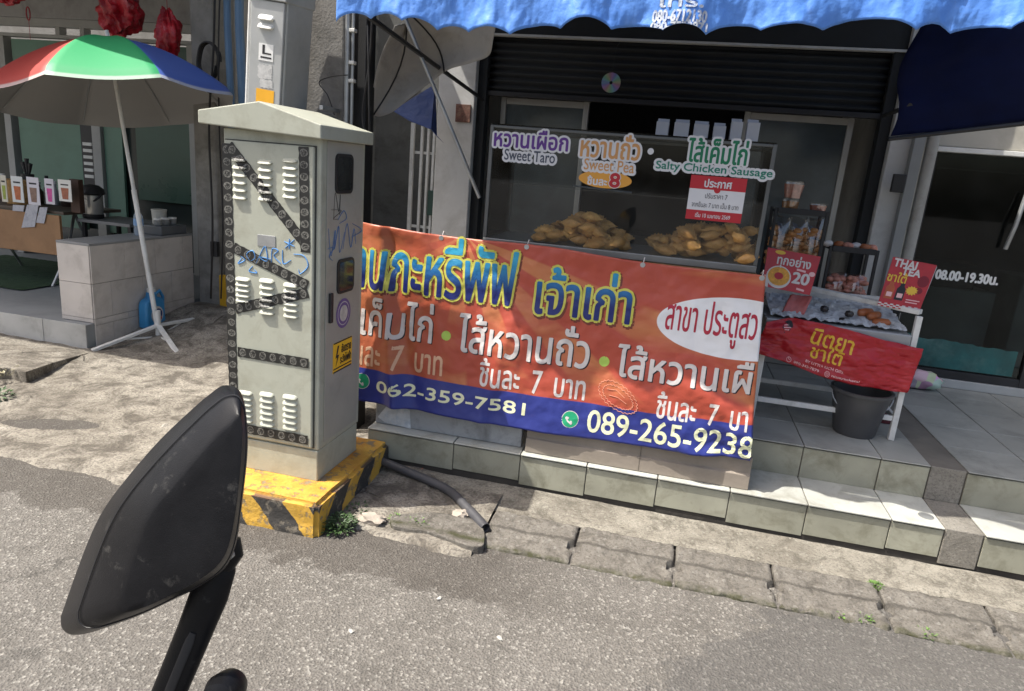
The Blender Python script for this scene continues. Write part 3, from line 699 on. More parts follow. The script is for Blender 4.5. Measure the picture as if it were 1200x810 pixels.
for k, (px, r, m, nm, lb) in enumerate(((406, .013, mGalv, 'conduit', 'grey steel conduit running up beside the concrete pole'), (412, .008, mGalv, 'conduit', 'thinner of the two grey conduits, clipped with white fittings'))):
    a = at(px, 100, y=3.14); b = MB(); b.tube([(a.x+.03*k, 3.145, .0), (a.x, 3.145, 1.5), (a.x, 3.145, 3.5)], r, 8)
    o = tag(obj(nm, b, m, smooth=True), lb, 'conduit')
    if k:
        for z in (1.78, 1.86, 2.0):
            c = MB(); c.box((a.x-.014, 3.13, z), (a.x+.014, 3.16, z+.016)); cp = obj('clip', c, mWhitePaint, o, bevel=.003)
b = MB(); b.box((-1.632, 3.20, -.1), (-1.54, 3.3, 4.0)); tag(obj('black_post', b, M('black_post', (.012,.012,.013), .7, .3, 6, .2), bevel=.006), 'thick black upright post between the concrete pole and the awning', 'post')
for k, px in enumerate((267, 281)):
    a = at(px, 60, y=4.75); b = MB(); b.tube([(a.x-.03+.06*k, 4.78, -.1), (a.x, 4.78, 1.7), (a.x-.02, 4.78, 2.3), (a.x, 4.78, 4)], .026+.006*k, 10)
    tag(obj('drain_pipe', b, M('blue_pipe', lin('5f7f9f'), .5, .1, 6, .05), smooth=True), ('left of two faded blue pipes climbing the left shop pillar', 'right blue pipe, nearest the leaning meter cabinet')[k], 'pipe', 'blue pipes beside the left shop pillar')
b = MB(); pts = []
for k in range(75):
    a = 2*PI*k/25; c = at(247, 72, y=4.8); pts.append(c+Vector((.085*math.cos(a)*(1+.06*math.sin(k)), -.004*k/6, .13*math.sin(a))))
b.tube(pts, .009, 6); tag(obj('cable_coil', b, mBlack, smooth=True), 'coil of black cable hanging on the left shop pillar above the umbrella', 'cable coil')
def cable(pts, r, label, m=None, sag=0):
    b = MB(); b.tube(bez(pts, 10), r, 6); return tag(obj('cable', b, m or mBlack, smooth=True), label, 'cable')
cable([at(437, -20, y=3.0), at(434, 60, y=3.05), at(425, 130, y=3.1), at(428, 155, y=3.1)], .005, 'black cable hanging in a bend right of the black post')
cable([at(431, 30, y=3.0), at(432, 75, y=3.0), at(433, 160, y=3.05)], .005, 'straight black cable hanging beside the bent one')
cable([at(408, 88, y=3.12), at(388, 90, y=3.1), at(374, 97, y=3.12), at(384, 112, y=3.12), at(392, 135, y=3.13)], .0025, 'thin looping wire on the concrete pole')
b = MB(); b.box((-1.86, 3.02, 1.60), (-1.67, 3.165, 1.622)); 
br = tag(obj('pole_bracket', b, mGalv, bevel=.003), 'small steel bracket sticking out of the concrete pole', 'bracket')
b = MB(); b.box((-1.675, 3.0, 1.64), (-1.655, 3.165, 1.66)); obj('arm', b, mGalv, br, bevel=.003)
for k, (px0, px1, r_, lab) in enumerate(((252, 249, .008, 'black cable running down the left shop pillar beside the cabinet'), (258, 261, .006, 'thin black cable close beside the pipes left of the cabinet'))):
    cable([at(px0, -20, y=4.72), at(px0-2, 60, y=4.72), at(px1-4, 150, y=4.74), at(px1, 260, y=4.75), at(px1-2, 350, y=4.76)], r_, lab)
q = at(252, 292, y=4.78); b = MB(); b.box((q.x-.03, 4.76, q.z-.06), (q.x+.03, 4.80, q.z+.06)); tag(obj('switch_box', b, mDarkMetal, bevel=.004), 'small dark switch box low on the left shop pillar', 'switch box')
# rough white post right of the cabinet
b = MB(); L = []
for k in range(14):
    z = -.05+k*1.48/13; w = .05 if k < 12 else .05-.02*(k-11)
    L.append([Vector((-1.60+dx*w*1.0+.004*nz(k, dx*3), 3.24+dy*w, z)) for dx, dy in ((-1,-1),(1,-1),(1,1),(-1,1))])
b.loft(L); tag(obj('bollard', b, M('flaking_white', (.42,.42,.40), .9, .15, 9, .6, 50, dirt='4a4944', damt=.7, dscale=12), bevel=.015), 'stubby post of flaking whitewash just behind the cabinet', 'post')

# ================================================================== AWNING, TARP, PARASOL OVER THE COUNTER
def mat_tarp(name, c0, c1):
    t = NT(name); v = t.pos()
    c = t.ramp(t.noise(v, 4, 6, .6), (.3, c0), (.7, c1))
    c = t.mix(t.ramp(t.noise(v, 11, 8, .72, .5), (.56, 0.0), (.80, .25)), c, (.30,.33,.38))
    t.l(c, t.b.inputs['Base Color']); t.b.inputs['Roughness'].default_value = .45
    t.bump(t.math('ADD', t.noise(v, 14, 3), t.math('MULTIPLY', t.noise(v, 60, 3), .15)), .3, .02); return t.m
mTarp = mat_tarp('blue_tarp', (.07,.22,.66), (.13,.32,.80))
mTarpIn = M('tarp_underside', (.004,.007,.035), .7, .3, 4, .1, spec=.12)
CUSP = [395, 432, 473, 510, 548, 598, 657, 716, 777, 827, 891, 965, 1071, 1116, 1180, 1235, 1290]
CUY = [26, 22, 26, 35, 38, 41.5, 34.5, 35, 37, 42, 36.5, 36, 38.5, 38.5, 37, 41, 42]
CU = [(at(px, py, y=2.55).x, at(px, py, y=2.55).z) for px, py in zip(CUSP, CUY)]
aw = thing('awning', (.1, 2.6, 2.0), 'blue tarpaulin awning with a scalloped hem and faded phone numbers', 'awning')
def hem(x):
    for (xa, za), (xb, zb) in zip(CU, CU[1:]):
        if xa <= x <= xb:
            u = (x-xa)/(xb-xa); return za+(zb-za)*u+(.026+.012*math.sin(xa*23))*(4*u*(1-u))**.75*min(1, (xb-xa)/.15)
    return CU[-1][1]
XA, XB = CU[0][0], CU[-1][0]
def valance(u, v):
    x = XA+u*(XB-XA); z0 = hem(x); z = z0+(2.17-z0)*v
    return Vector((x, 2.55+.022*math.sin(x*19)*(1-v)**1.5+.022*fbm(x*5, z*2.2)*(1-v*.6)+.006*fbm(x*16, z*7, 4), z))
b = MB(); b.grid(420, 20, valance)
val = obj('valance', b, mTarp, aw, smooth=True, ang=80, solid=.0022)
b = MB(); b.grid(60, 30, lambda u, v: Vector((XA-.6*v*(1-u)+u*(XB-XA), 2.55+v*1.9, 2.17+.75*v-.06*math.sin(PI*v)+.012*fbm(u*12, v*6)))); obj('top_sheet', b, mTarp, aw, smooth=True, ang=80, solid=.002)  # rear left widened out of view to keep sun off the shutter
b = MB(); b.tube([(XA-.01, 2.565, 2.165), (XB, 2.565, 2.165)], .012, 8); obj('front_bar', b, mBlack, aw, smooth=True)
arm = [((at(430, 18, y=2.6)), at(566, 117, y=4.4)), (at(1066, 124, y=3.3), at(1036, 136, y=4.4))]
for p, q in arm:
    b = MB(); b.tube([p, q], .011, 8); obj('support_arm', b, mBlack, aw, smooth=True)
def VP(u, v, l):
    z0 = hem(u); vv = (v-z0)/(2.17-z0); p = valance((u-XA)/(XB-XA), max(0, vv)); return Vector((p.x, p.y-l, p.z))
mFade = M('faded_print', (.46,.50,.56), .6, .3, 40, 0, dirt='5f86c8', damt=.8, dscale=30)
lettering('080-6712130', pbox((764, 26), (829, 14.5), 2.55), VP, mFade, val, bold=.0018, lift=.004, step=.012, ncop=6)
lettering('080-7522971', pbox((762, 43-7), (829, 29), 2.55), VP, mFade, val, bold=.0018, lift=.004, step=.012, ncop=6)
lettering('โทร.', pbox((770, 9), (826, -6), 2.55), VP, mFade, val, bold=.0018, lift=.004, step=.012, ncop=6)

# dark tarp of the next shop
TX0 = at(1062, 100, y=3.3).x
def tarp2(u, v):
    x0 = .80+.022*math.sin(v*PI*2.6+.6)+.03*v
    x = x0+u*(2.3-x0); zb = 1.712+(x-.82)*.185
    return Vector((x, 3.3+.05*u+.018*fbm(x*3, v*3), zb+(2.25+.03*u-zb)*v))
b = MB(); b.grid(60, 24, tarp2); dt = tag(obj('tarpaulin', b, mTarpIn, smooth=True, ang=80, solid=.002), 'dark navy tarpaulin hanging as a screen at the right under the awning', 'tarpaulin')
b = MB(); b.tube([at(1041, 163, y=3.29), Vector((2.3, 3.32, 1.712+1.48*.185))], .009, 8); obj('hem_rod', b, mBlack, dt, smooth=True)

# folded grey parasol
mGreyCloth = M('grey_cloth', (.42,.405,.38), .9, .12, 4, .3, 40, dirt='57534c', damt=.5, dscale=4)
par = thing('parasol', at(558, 226, y=3.3), 'tilted grey parasol half folded under the left end of the awning', 'parasol')
rimp = [(463, 30), (449, 62), (440, 100), (438, 134), (457, 133), (480, 117), (505, 98), (525, 82), (552, 74), (574, 66), (579, 45), (582, 20)]
hub = at(478, 14, y=3.25); rim = [at(px, py, y=3.5-.3*abs(i-6)/6) for i, (px, py) in enumerate(rimp)]
rim = bez(rim, 6)
def cone(u, v):
    i = u*(len(rim)-1); k = min(int(i), len(rim)-2); r = rim[k].lerp(rim[k+1], i-k); p = hub.lerp(r, v)
    p.y += .13*math.sin(PI*v)-.02*math.sin(u*PI*3)**2*v; p.z += .02*math.sin(PI*v); return p
b = MB(); b.grid(66, 14, cone); can = obj('canopy', b, mGreyCloth, par, smooth=True, ang=80, solid=.002)
for u in (.28, .62):
    b = MB(); b.tube([cone(u, k/8)-Vector((0, .006, 0)) for k in range(9)], .004, 6); obj('rib', b, mDarkMetal, can, smooth=True)
b = MB(); b.tube([at(474, 20, y=3.22), at(520, 130, y=3.25), at(562, 232, y=3.3)], .0095, 10); obj('pole', b, mGalv, par, smooth=True)
bl = [at(460, 130, y=4.2), at(510, 98, y=4.25), at(512, 160, y=4.25), at(520, 168, y=4.2), at(505, 152, y=4.2), at(480, 142, y=4.2)]
b = MB(); b.prism(bl, (0, .006, 0)); tag(obj('tarp_scrap', b, mat_tarp('navy_tarp', (.015,.035,.13), (.025,.055,.2)), bevel=.002), 'scrap of dark blue tarp hanging in front of the white gate', 'tarpaulin')
# compact disc hanging under the shutter
t = NT('disc_foil'); v = t.obj(); sp_ = t.n('SeparateXYZ'); t.l(v, sp_.inputs[0])
an = t.math('ARCTAN2', sp_.outputs[2], sp_.outputs[0])
hue = t.n('CombineColor', mode='HSV'); t.l(t.math('FRACT', t.math('MULTIPLY_ADD', an, .5, .1)), hue.inputs[0]); hue.inputs[1].default_value = .45; hue.inputs[2].default_value = .5
t.l(hue.outputs[0], t.b.inputs['Base Color']); t.b.inputs['Metallic'].default_value = .7; t.b.inputs['Roughness'].default_value = .35
dc = at(716, 97, y=4.42); dk = thing('compact_disc', dc, 'shiny compact disc dangling in front of the dark shutter', 'disc')
b = MB(); n = 40
L = [[dc+Vector((r*math.cos(2*PI*k/n), y, r*math.sin(2*PI*k/n))) for k in range(n)] for r, y in ((.01,-.0006), (.058,-.0006), (.058,.0006), (.01,.0006))]
b.loft(L+[L[0]], False, False); obj('plate', b, t.m, dk)
b = MB(); b.tube([dc+Vector((0, 0, .058)), dc+Vector((.01, .0, .2)), Vector((dc.x+.02, dc.y+.08, 2.25))], .0012, 5); obj('thread', b, mBlack, dk)

# ================================================================== COUNTER, BANNER, DISPLAY CASE
mPly = M('plywood', lin('8a6a48'), .7, .2, 4, .15, 40)
ct = thing('counter', (-.3, 3.2, .355), 'plain wooden counter carrying the display case, its front covered by the banner', 'counter')
b = MB(); b.box((-.86, 2.99, 1.075), (.345, 3.47, 1.108)); obj('top', b, mPly, ct, bevel=.004)
for x, y in ((-.84, 3.0), (.29, 3.0), (-.84, 3.42), (.29, 3.42)):
    b = MB(); b.box((x, y, .356), (x+.045, y+.045, 1.075)); obj('leg', b, mPly, ct, bevel=.003)
b = MB(); b.box((-.84, 3.05, .6), (.335, 3.4, .62)); obj('shelf', b, mPly, ct, bevel=.003)
mBeige = M('beige_block', lin('8f8579'), .8, .08, 5, .25, 40, dirt='6d6458', damt=.4, dscale=6)
for k, (p, q, lab) in enumerate(((615, 749, 'beige block on the step under the middle of the banner'), (750, 880, 'beige block on the step under the right end of the banner'))):
    a = at(p, 520, y=2.862).x; c = at(q, 560, y=2.862).x
    b = MB(); b.loft([[Vector((x, y, z)) for x in (a+.003, c-.003) for y in ()] or [Vector((a+.003, 2.862, .2025)), Vector((c-.003, 2.862, .2025)), Vector((c-.003, 3.09, .2025)), Vector((a+.003, 3.09, .2025))],
                      [Vector((a+.003, 2.864, .268)), Vector((c-.003, 2.864, .268)), Vector((c-.003, 3.09, .268)), Vector((a+.003, 3.09, .268))],
                      [Vector((a+.003, 2.874, .272)), Vector((c-.003, 2.874, .272)), Vector((c-.003, 3.09, .272)), Vector((a+.003, 3.09, .272))],
                      [Vector((a+.003, 2.876, .345)), Vector((c-.003, 2.876, .345)), Vector((c-.003, 3.09, .345)), Vector((a+.003, 3.09, .345))]])
    tag(obj('plinth_block', b, mBeige, bevel=.003), lab, 'block', 'beige blocks under the banner')
b = MB(); b.box((-1.30, 2.90, .2025), (-.57, 2.94, .40)); sp = tag(obj('steel_sheet', b, M('scuffed_steel', (.33,.345,.355), .5, .12, 4, .08, 60, dirt='4c4d4c', damt=.7, dscale=8), bevel=.004), 'scuffed grey steel panel on the step behind the cabinet plinth', 'panel')
a, c = at(447, 494, y=2.899), at(478, 477, y=2.899)
b = MB(); P5 = [(a.x-.02, a.z+.02), (a.x+.02, a.z-.002), (c.x+.02, a.z-.012), (c.x+.01, c.z-.014), (a.x+.04, c.z+.01), (a.x, a.z+.05)]
b.prism([(x, 2.8992, z) for x, z in P5], (0, -.001, 0)); tag(obj('torn_paper', b, M('torn_sticker', (.55,.57,.58), .7, .2, 20, .1, dirt='4a7fa5', damt=.6, dscale=14)), 'torn white paper with a blue corner stuck on the steel panel', 'paper')

# --- the banner
BT = [(-1.47, 1.158), (.372, 1.113)]           # top edge (x, z)
BB = [(-1.42, .325), (.425, .345)]             # bottom edge
def bn_fold(x, u, v):
    w = .008*math.sin(x*7+v*5)*.5+.018*fbm(x*2.2, v*1.8, 3)+.004*fbm(x*6, v*5, 8)+.010*abs(nz(x*3.1+v*2.2, v*1.3-x*1.5, 5))+.003*abs(nz(x*7-v*5, v*3+x*2, 7))
    w += .026*math.exp(-((u-.085-.05*(1-v))/.016)**2)-.016*math.exp(-((u-.19+.1*v)/.025)**2)+.018*math.exp(-((u-.12+.06*v)/.02)**2)+.012*math.exp(-((u-.36-.12*v)/.018)**2)*smooth(.9, .3, v)
    k = smooth(.72, 1.0, u)*smooth(.55, .0, v)
    w += k*(.022*math.sin(u*38+v*14)+.016*fbm(u*14, v*9, 2))
    w += .012*smooth(.9, 1.0, v)*math.sin(u*PI*4)**2
    return w
def banner_p(u, v, l=0.0):
    x0 = BB[0][0]+(BT[0][0]-BB[0][0])*v; x1 = BB[1][0]+(BT[1][0]-BB[1][0])*v
    x = x0+(x1-x0)*u
    zt = BT[0][1]+(BT[1][1]-BT[0][1])*u-.012*(math.sin(PI*u*2.0)**2); zb = BB[0][1]+(BB[1][1]-BB[0][1])*u-.018*math.sin(PI*u)
    y = 2.945-.10*(1-v)-bn_fold(x, u, v)-l
    return Vector((x, y, zb+(zt-zb)*v))
def xz_uv(x, z):
    u, v = .5, .5
    for _ in range(8):
        x0 = BB[0][0]+(BT[0][0]-BB[0][0])*v; x1 = BB[1][0]+(BT[1][0]-BB[1][0])*v; u = (x-x0)/(x1-x0)
        zt = BT[0][1]+(BT[1][1]-BT[0][1])*u-.012*(math.sin(PI*u*2.0)**2); zb = BB[0][1]+(BB[1][1]-BB[0][1])*u-.018*math.sin(PI*u)
        v = (z-zb)/(zt-zb)
    return u, v
def BP(x, z, l):
    u, v = xz_uv(x, z); return banner_p(min(u, 1.0), v, l)
def bpx(px, py):
    y = 2.9
    for _ in range(4): p = at(px, py, y=y); y = 2.945-.10*(1-max(0, min(1, xz_uv(p.x, p.z)[1])))
    return p
def bbox(lb, rt):
    a, c = bpx(*lb), bpx(*rt); return (a.x, a.z, c.x, c.z)
def mat_banner():
    t = NT('banner_print'); uv = t.uv(); s = t.n('SeparateXYZ'); t.l(uv, s.inputs[0]); U, Vv = s.outputs[0], s.outputs[1]
    dx = t.math('MULTIPLY', t.math('SUBTRACT', U, .30), 2.1); dy = t.math('SUBTRACT', Vv, 1.02)
    an = t.math('ARCTAN2', dy, dx); wv = t.math('SINE', t.math('MULTIPLY_ADD', an, 15.0, .8))
    n = t.noise(uv, 3.5, 4, .6, .6)
    ray_ = t.math('MULTIPLY', t.ramp(t.math('MULTIPLY_ADD', wv, .5, .5), (.45, 0.0), (.62, 1.0)), t.ramp(n, (.40, .0), (.62, .85)))
    c = t.mix(ray_, lin('ab4a38'), lin('c07c4f'))
    c = t.mix(t.ramp(t.math('SUBTRACT', U, .0), (.0, .55), (.32, 0.0)), c, lin('b8734a'))
    band = t.ramp(t.math('SUBTRACT', Vv, t.math('MULTIPLY_ADD', U, .005, .19)), (.0, 1.0), (.004, 0.0))
    c = t.mix(band, c, lin('2b3580'))
    e = t.math('ADD', t.math('POWER', t.math('DIVIDE', t.math('SUBTRACT', U, .955), .185), 2.0), t.math('POWER', t.math('DIVIDE', t.math('SUBTRACT', Vv, .70), .165), 2.0))
    c = t.mix(t.ramp(e, (.985, 1.0), (1.0, 0.0)), c, lin('dfe0e2'))
    c = t.mix(t.ramp(t.noise(uv, 9, 7, .7), (.55, 0.0), (.8, .10)), c, lin('9a7a65'))
    t.l(c, t.b.inputs['Base Color']); t.b.inputs['Roughness'].default_value = .42
    t.bump(t.noise(t.obj(), 16, 6, .65, .6), .18, .012); return t.m
bn = thing('banner', (-.5, 2.9, .3), 'red and orange vinyl banner with large Thai lettering and two phone numbers across the counter', 'banner')
b = MB(); b.grid(200, 90, banner_p); sheet = obj('sheet', b, mat_banner(), bn, smooth=True, ang=80)
sheet.modifiers.new('s', 'SOLIDIFY').thickness = .0012; sheet.modifiers['s'].offset = 1.0 if False else -1.0
t = NT('blue_letters'); po = t.uv(); zz = t.n('SeparateXYZ'); t.l(t.pos(), zz.inputs[0])
t.l(t.ramp(t.math('MULTIPLY', t.math('SUBTRACT', zz.outputs[2], .80), 3.6), (.40, lin('182468')), (.64, lin('19649c')), (.97, lin('35a0c4'))), t.b.inputs['Base Color']); t.b.inputs['Roughness'].default_value = .45
mBlueL = t.m
mLime = M('lime_print', lin('c6c356'), .45, .03, 8, 0); mShade = M('print_shadow', lin('6e3324'), .5, .05, 8, 0); mBWhite = M('banner_white', lin('d2ccc8'), .45, .03, 8, 0)
mPale = M('faded_letters', lin('d9b090'), .5, .05, 8, 0); mCreamP = M('cream_print', lin('e4e6c0'), .5, .03, 8, 0); mOvalR = M('oval_red', lin('a8243a'), .5, .04, 8, 0); mDot = M('green_dot', lin('a9c85a'), .5, .04, 8, 0); mWa = M('green_icon', lin('1d9a6c'), .5, .05, 8, 0)
def bl_(s, lb, rt, layers):
    for m, bold, lift, dx, dz in layers:
        x0, z0, x1, z1 = bbox(lb, rt); lettering(s, (x0+dx, z0+dz, x1+dx, z1+dz), BP, m, sheet, bold=bold, lift=lift, step=.02)
BIG = ((mShade, .018, .0012, .006, -.008), (mLime, .0145, .0022, 0, 0), (mBlueL, .0040, .0038, 0, 0))
bl_('านกะหรี่พัฟ', (413, 335), (609, 288), BIG); bl_('เจ้าเก่า', (627, 366), (744, 324), BIG)
ROW = ((mInk, .0026, .0012, .0050, -.004), (mBWhite, .0026, .0028, 0, 0))
bl_('ไส้เค็มไก่', (387, 386), (509, 357), ROW); bl_('ไส้หวานถั่ว', (536, 411), (694, 386), ROW); bl_('ไส้หวานเผื', (721, 440), (884, 424), ROW)
SM = ((mBWhite, .0018, .0014, 0, 0),)
bl_('ชิ้นละ  7  บาท', (402, 424), (520, 407), ((mPale, .0018, .0014, 0, 0),)); bl_('ชิ้นละ  7  บาท', (561, 451), (688, 437), SM); bl_('ชิ้นละ  7  บา', (768, 488), (879, 473), SM)
bl_('062-359-7581', (441, 459), (616, 473), ((mCreamP, .0016, .0014, 0, 0),)); bl_('089-265-9238', (687, 506), (884, 511), ((mCreamP, .0016, .0014, 0, 0),))
bl_('สาขา ประตูสว', (777, 398), (891, 360), ((mOvalR, .0012, .0014, 0, 0),))
def bdisc(px, py, r, m, lift, name, seg=26):
    c = bpx(px, py); bm = bmesh.new(); cv = bm.verts.new(BP(c.x, c.z, lift)); rings = []
    for q in (.5, 1.0): rings.append([bm.verts.new(BP(c.x+q*r*math.cos(2*PI*k/seg), c.z+q*r*math.sin(2*PI*k/seg), lift)) for k in range(seg)])
    for k in range(seg):
        j = (k+1) % seg; bm.faces.new((cv, rings[0][k], rings[0][j])); bm.faces.new((rings[0][k], rings[1][k], rings[1][j], rings[0][j]))
    return obj(name, bm, m, sheet)
for px, py in ((523, 393.5), (708, 424)): bdisc(px, py, .0225, mDot, .0015, 'dot')
def handset(px, py, s):
    c = bpx(px, py); b = MB(); pts = [BP(c.x+s*math.cos(a)*.5+.1*s, c.z+s*math.sin(a)*.5+.1*s, .0032) for a in [math.radians(160+k*13) for k in range(11)]]
    b.tube(pts, [.2*s, .27*s, .2*s, .1*s, .09*s, .09*s, .09*s, .1*s, .2*s, .27*s, .2*s], 6)
    for v in b.bm.verts: v.co.y = BP(v.co.x, v.co.z, .0034).y
    obj('handset', b, mBWhite, sheet)
for px, py in ((425, 446), (668, 491.5)):
    bdisc(px, py, .038, mBWhite, .0014, 'icon'); bdisc(px, py, .035, mWa, .0022, 'icon'); handset(px, py, .034)
for u in (.004, .24, .455, .73, .992):
    p = banner_p(u, .985, .002); b = MB(); b.lathe([(.007, 0), (.011, .0), (.011, .0015), (.007, .0015)], p, 16, (0, -1, 0)); obj('eyelet', b, mGalv, sheet)
    b = MB(); b.tube([p, p+Vector((.004, .02, .03)), p+Vector((.0, .055, .012))], .0018, 5); obj('tie', b, mBWhite, sheet)
# line drawing of a curry puff
c = bpx(724, 466); mLine = M('line_print', lin('e09a80'), .5, .05, 8, 0)
def puff_line(pts):
    b = MB(); b.tube([BP(c.x+x, c.z+z, .002) for x, z in pts], .0012, 5); obj('puff_drawing', b, mLine, sheet)
out = [(.088*math.cos(a)*(1+.04*math.cos(a*26)), .055*math.sin(a)*(1 if a > PI else 1.1)*(1+.05*math.cos(a*26))-.35*.088*math.cos(a)) for a in [2*PI*k/120 for k in range(121)]]
puff_line(out); puff_line([(x*.78, z*.74) for x, z in out]); puff_line([(-.05, .03), (-.01, .032), (.03, .005)]); puff_line([(-.04, .005), (.0, .002), (.04, -.02)])

# --- glass display case
dcx0, dcx1, dy0, dy1, dz0, dz1 = -.852, .338, 3.0, 3.44, 1.11, 1.628
case = thing('display_case', (-.26, 3.22, dz0), 'glass display case of golden pastries standing on the counter above the banner', 'display case')
mFrame = M('case_frame', (.12,.125,.125), .4, .15, 8, .05, metal=.5)
b = MB(); b.box((dcx0, dy0, dz0), (dcx1, dy1, dz0+.03)); obj('tray', b, M('case_tray', (.20,.205,.2), .4, .15, 6, .05, metal=.4), case, bevel=.004)
for x in (dcx0, dcx1-.016):
    for y in (dy0+.001, dy1-.017):
        b = MB(); b.box((x, y, dz0+.03), (x+.016, y+.016, dz1)); obj('post', b, mFrame, case, bevel=.002)
for x0, x1, y0, y1 in ((dcx0+.016, dcx1-.016, dy0+.002, dy0+.014), (dcx0+.016, dcx1-.016, dy1-.014, dy1-.002), (dcx0+.002, dcx0+.014, dy0+.017, dy1-.017), (dcx1-.014, dcx1-.002, dy0+.017, dy1-.017)):
    b = MB(); b.box((x0, y0, dz1-.012), (x1, y1, dz1)); obj('rail', b, mFrame, case, bevel=.002)
b = MB(); b.box((dcx0+.016, dy0+.006, dz0+.03), (dcx1-.016, dy0+.010, dz1-.012)); obj('front_glass', b, mGlass, case)
for x in (dcx0+.006, dcx1-.010):
    b = MB(); b.box((x, dy0+.017, dz0+.03), (x+.004, dy1-.017, dz1-.012)); obj('side_glass', b, mGlass, case)
b = MB(); b.box((dcx0+.004, dy0+.004, dz1+.001), (dcx1-.004, dy1-.004, dz1+.006)); obj('top_glass', b, mGlass, case)
b = MB(); b.box((dcx0+.017, dy0+.17, dz0+.27), (dcx1-.017, dy0+.42, dz0+.275)); obj('glass_shelf', b, mGlass, case)
b = MB(); b.tube([at(672, 218, y=3.3), at(740, 226, y=3.25)], .004, 6); obj('shelf_rod', b, mGalv, case)

# curry puffs
def mat_puff():
    t = NT('pastry'); v = t.obj(); r = t.n('ObjectInfo').outputs['Random']
    c = t.ramp(t.noise(v, 30, 5, .65), (.3, (.50,.24,.065)), (.7, (.84,.50,.16)))
    so_ = t.n('SeparateXYZ'); t.l(v, so_.inputs[0])
    c = t.mix(t.math('MULTIPLY', t.ramp(t.math('ABSOLUTE', so_.outputs[2]), (.004, .75), (.011, 0.0)), t.ramp(t.noise(v, 50, 3), (.4, .4), (.6, 1.0))), c, (.30,.13,.035))
    c = t.mix(t.math('MULTIPLY', r, .5), c, (.36,.17,.05))
    t.l(c, t.b.inputs['Base Color']); t.b.inputs['Roughness'].default_value = .5
    t.bump(t.noise(v, 70, 4), .4, .004); return t.m
mPuff = mat_puff()
def puff_mesh(seed):
    """plump half-moon pastry with a crimped seam along its curved side"""
    bm = bmesh.new(); bmesh.ops.create_icosphere(bm, subdivisions=4, radius=1)
    for v in bm.verts:
        x, y, z = v.co; a = math.atan2(y, x); k = 1+.10*nz(x*2, y*2, z*2+seed)
        yy = y*.034 if y > 0 else y*.020
        X = x*.050*k; Y = yy*k; Zc = z*.027*k*(1-.25*abs(x)**2)
        if y > -.15 and abs(z) < .30:
            q = (1-abs(z)/.30)**1.5; fr = 1+.35*math.sin(a*22+seed)
            X += .010*q*math.cos(a)*fr; Y += .014*q*max(0, math.sin(a)+.15)*fr; Zc += .004*q*math.sin(a*22+1.2)
        tp = 1-.42*abs(x)**2.5; v.co = (X*1.06, Y*tp, Zc*tp)
    return bm
protos = []
for k in range(4):
    o = obj('curry_puff', puff_mesh(k), mPuff, smooth=True, ang=70); o.location = (0, 0, 0); protos.append(o)
used_p = [0]
def puff(p, rot, label, group, s=1.0):
    k = used_p[0]; used_p[0] += 1
    if k < 4: o = protos[k]
    else: o = protos[k % 4].copy(); COL.objects.link(o)
    o.location = p; o.rotation_euler = rot; o.scale = (s, s, s); tag(o, label, 'pastry', group)
rr = random.Random(11)
def heap(hfun, x0, x1, y0, y1, n, label, group, slope):
    pts = []
    tries = 0
    while len(pts) < n and tries < 6000:
        tries += 1
        x, y = rr.uniform(x0, x1), rr.uniform(y0, y1); hmax = hfun(x, y)
        if hmax <= .012: continue
        z = dz0+.047
        for q in pts:
            d = math.hypot(q[0]-x, q[1]-y)
            if d < .048: z = max(z, q[2]+.030*math.sqrt(max(.0, 1-(d/.050)**2)))
        if z-dz0-.03 > hmax+.014: continue
        pts.append((x, y, z))
    for x, y, z in pts:
        st = rr.random() < .65
        puff((x, y, z), (rr.uniform(.5, 1.25) if st else rr.uniform(-.3, .5), rr.uniform(-.5, .5), rr.uniform(-.9, .9) if st else rr.uniform(0, 6.3)), label, group, rr.uniform(.70, .88))
lx = lambda px: at(px, 280, y=3.1).x
heap(lambda x, y: .075*math.exp(-((x-lx(683))/.07)**2)+.030*smooth(lx(622), lx(640), x)*smooth(lx(740), lx(720), x), lx(618), lx(738), 3.045, 3.30, 62, 'brown curry puff in the left heap, under the Sweet Taro and Sweet Pea signs', 'curry puffs in the left heap', 1)
rx = lambda px: at(px, 290, y=3.08).x
heap(lambda x, y: .085*smooth(rx(775), rx(825), x)-.015*smooth(rx(850), rx(890), x)+.035*smooth(rx(762), rx(770), x), rx(766), rx(882), 3.035, 3.28, 72, 'golden curry puff in the right heap, under the red and white notice', 'curry puffs in the right heap', 1)

# white paper bags standing behind the case top
mBag = M('white_carton', (.62,.62,.66), .6, .04, 9, .05)
wb = [(766, 785, 143, 168), (787, 809, 144, 168.5), (810, 832, 146, 169), (833, 852, 148, 170), (853, 872, 143, 170), (872, 892, 144, 170)]
WL = ['white carton at the left end of the row on the display case', 'white carton second from the left end of the row on the display case', 'white carton between the two middle gaps of the row on the case',
      'lowest white carton of the row on the case, right of the widest gap', 'tall white carton second from the right end of the row', 'white carton at the right end of the row on the display case']
for k, (p0, p1, t0, b0) in enumerate(wb):
    a = at(p0, b0, y=3.3); c = at(p1, t0, y=3.3); h = (c.z-1.635)
    g = thing('carton', ((a.x+c.x)/2, 3.34, 1.635), WL[k], 'carton', 'white cartons on the display case')
    b = MB(); b.box((a.x+.002, 3.3, 1.6345), (c.x-.002, 3.37, c.z)); obj('box', b, mBag, g, bevel=.002)
    b = MB(); b.face([(a.x+.004, 3.371, c.z), (c.x-.004, 3.371, c.z), (c.x-.004, 3.385, c.z+.018), (a.x+.004, 3.385, c.z+.018)]); obj('flap', b, mBag, g, solid=.001)

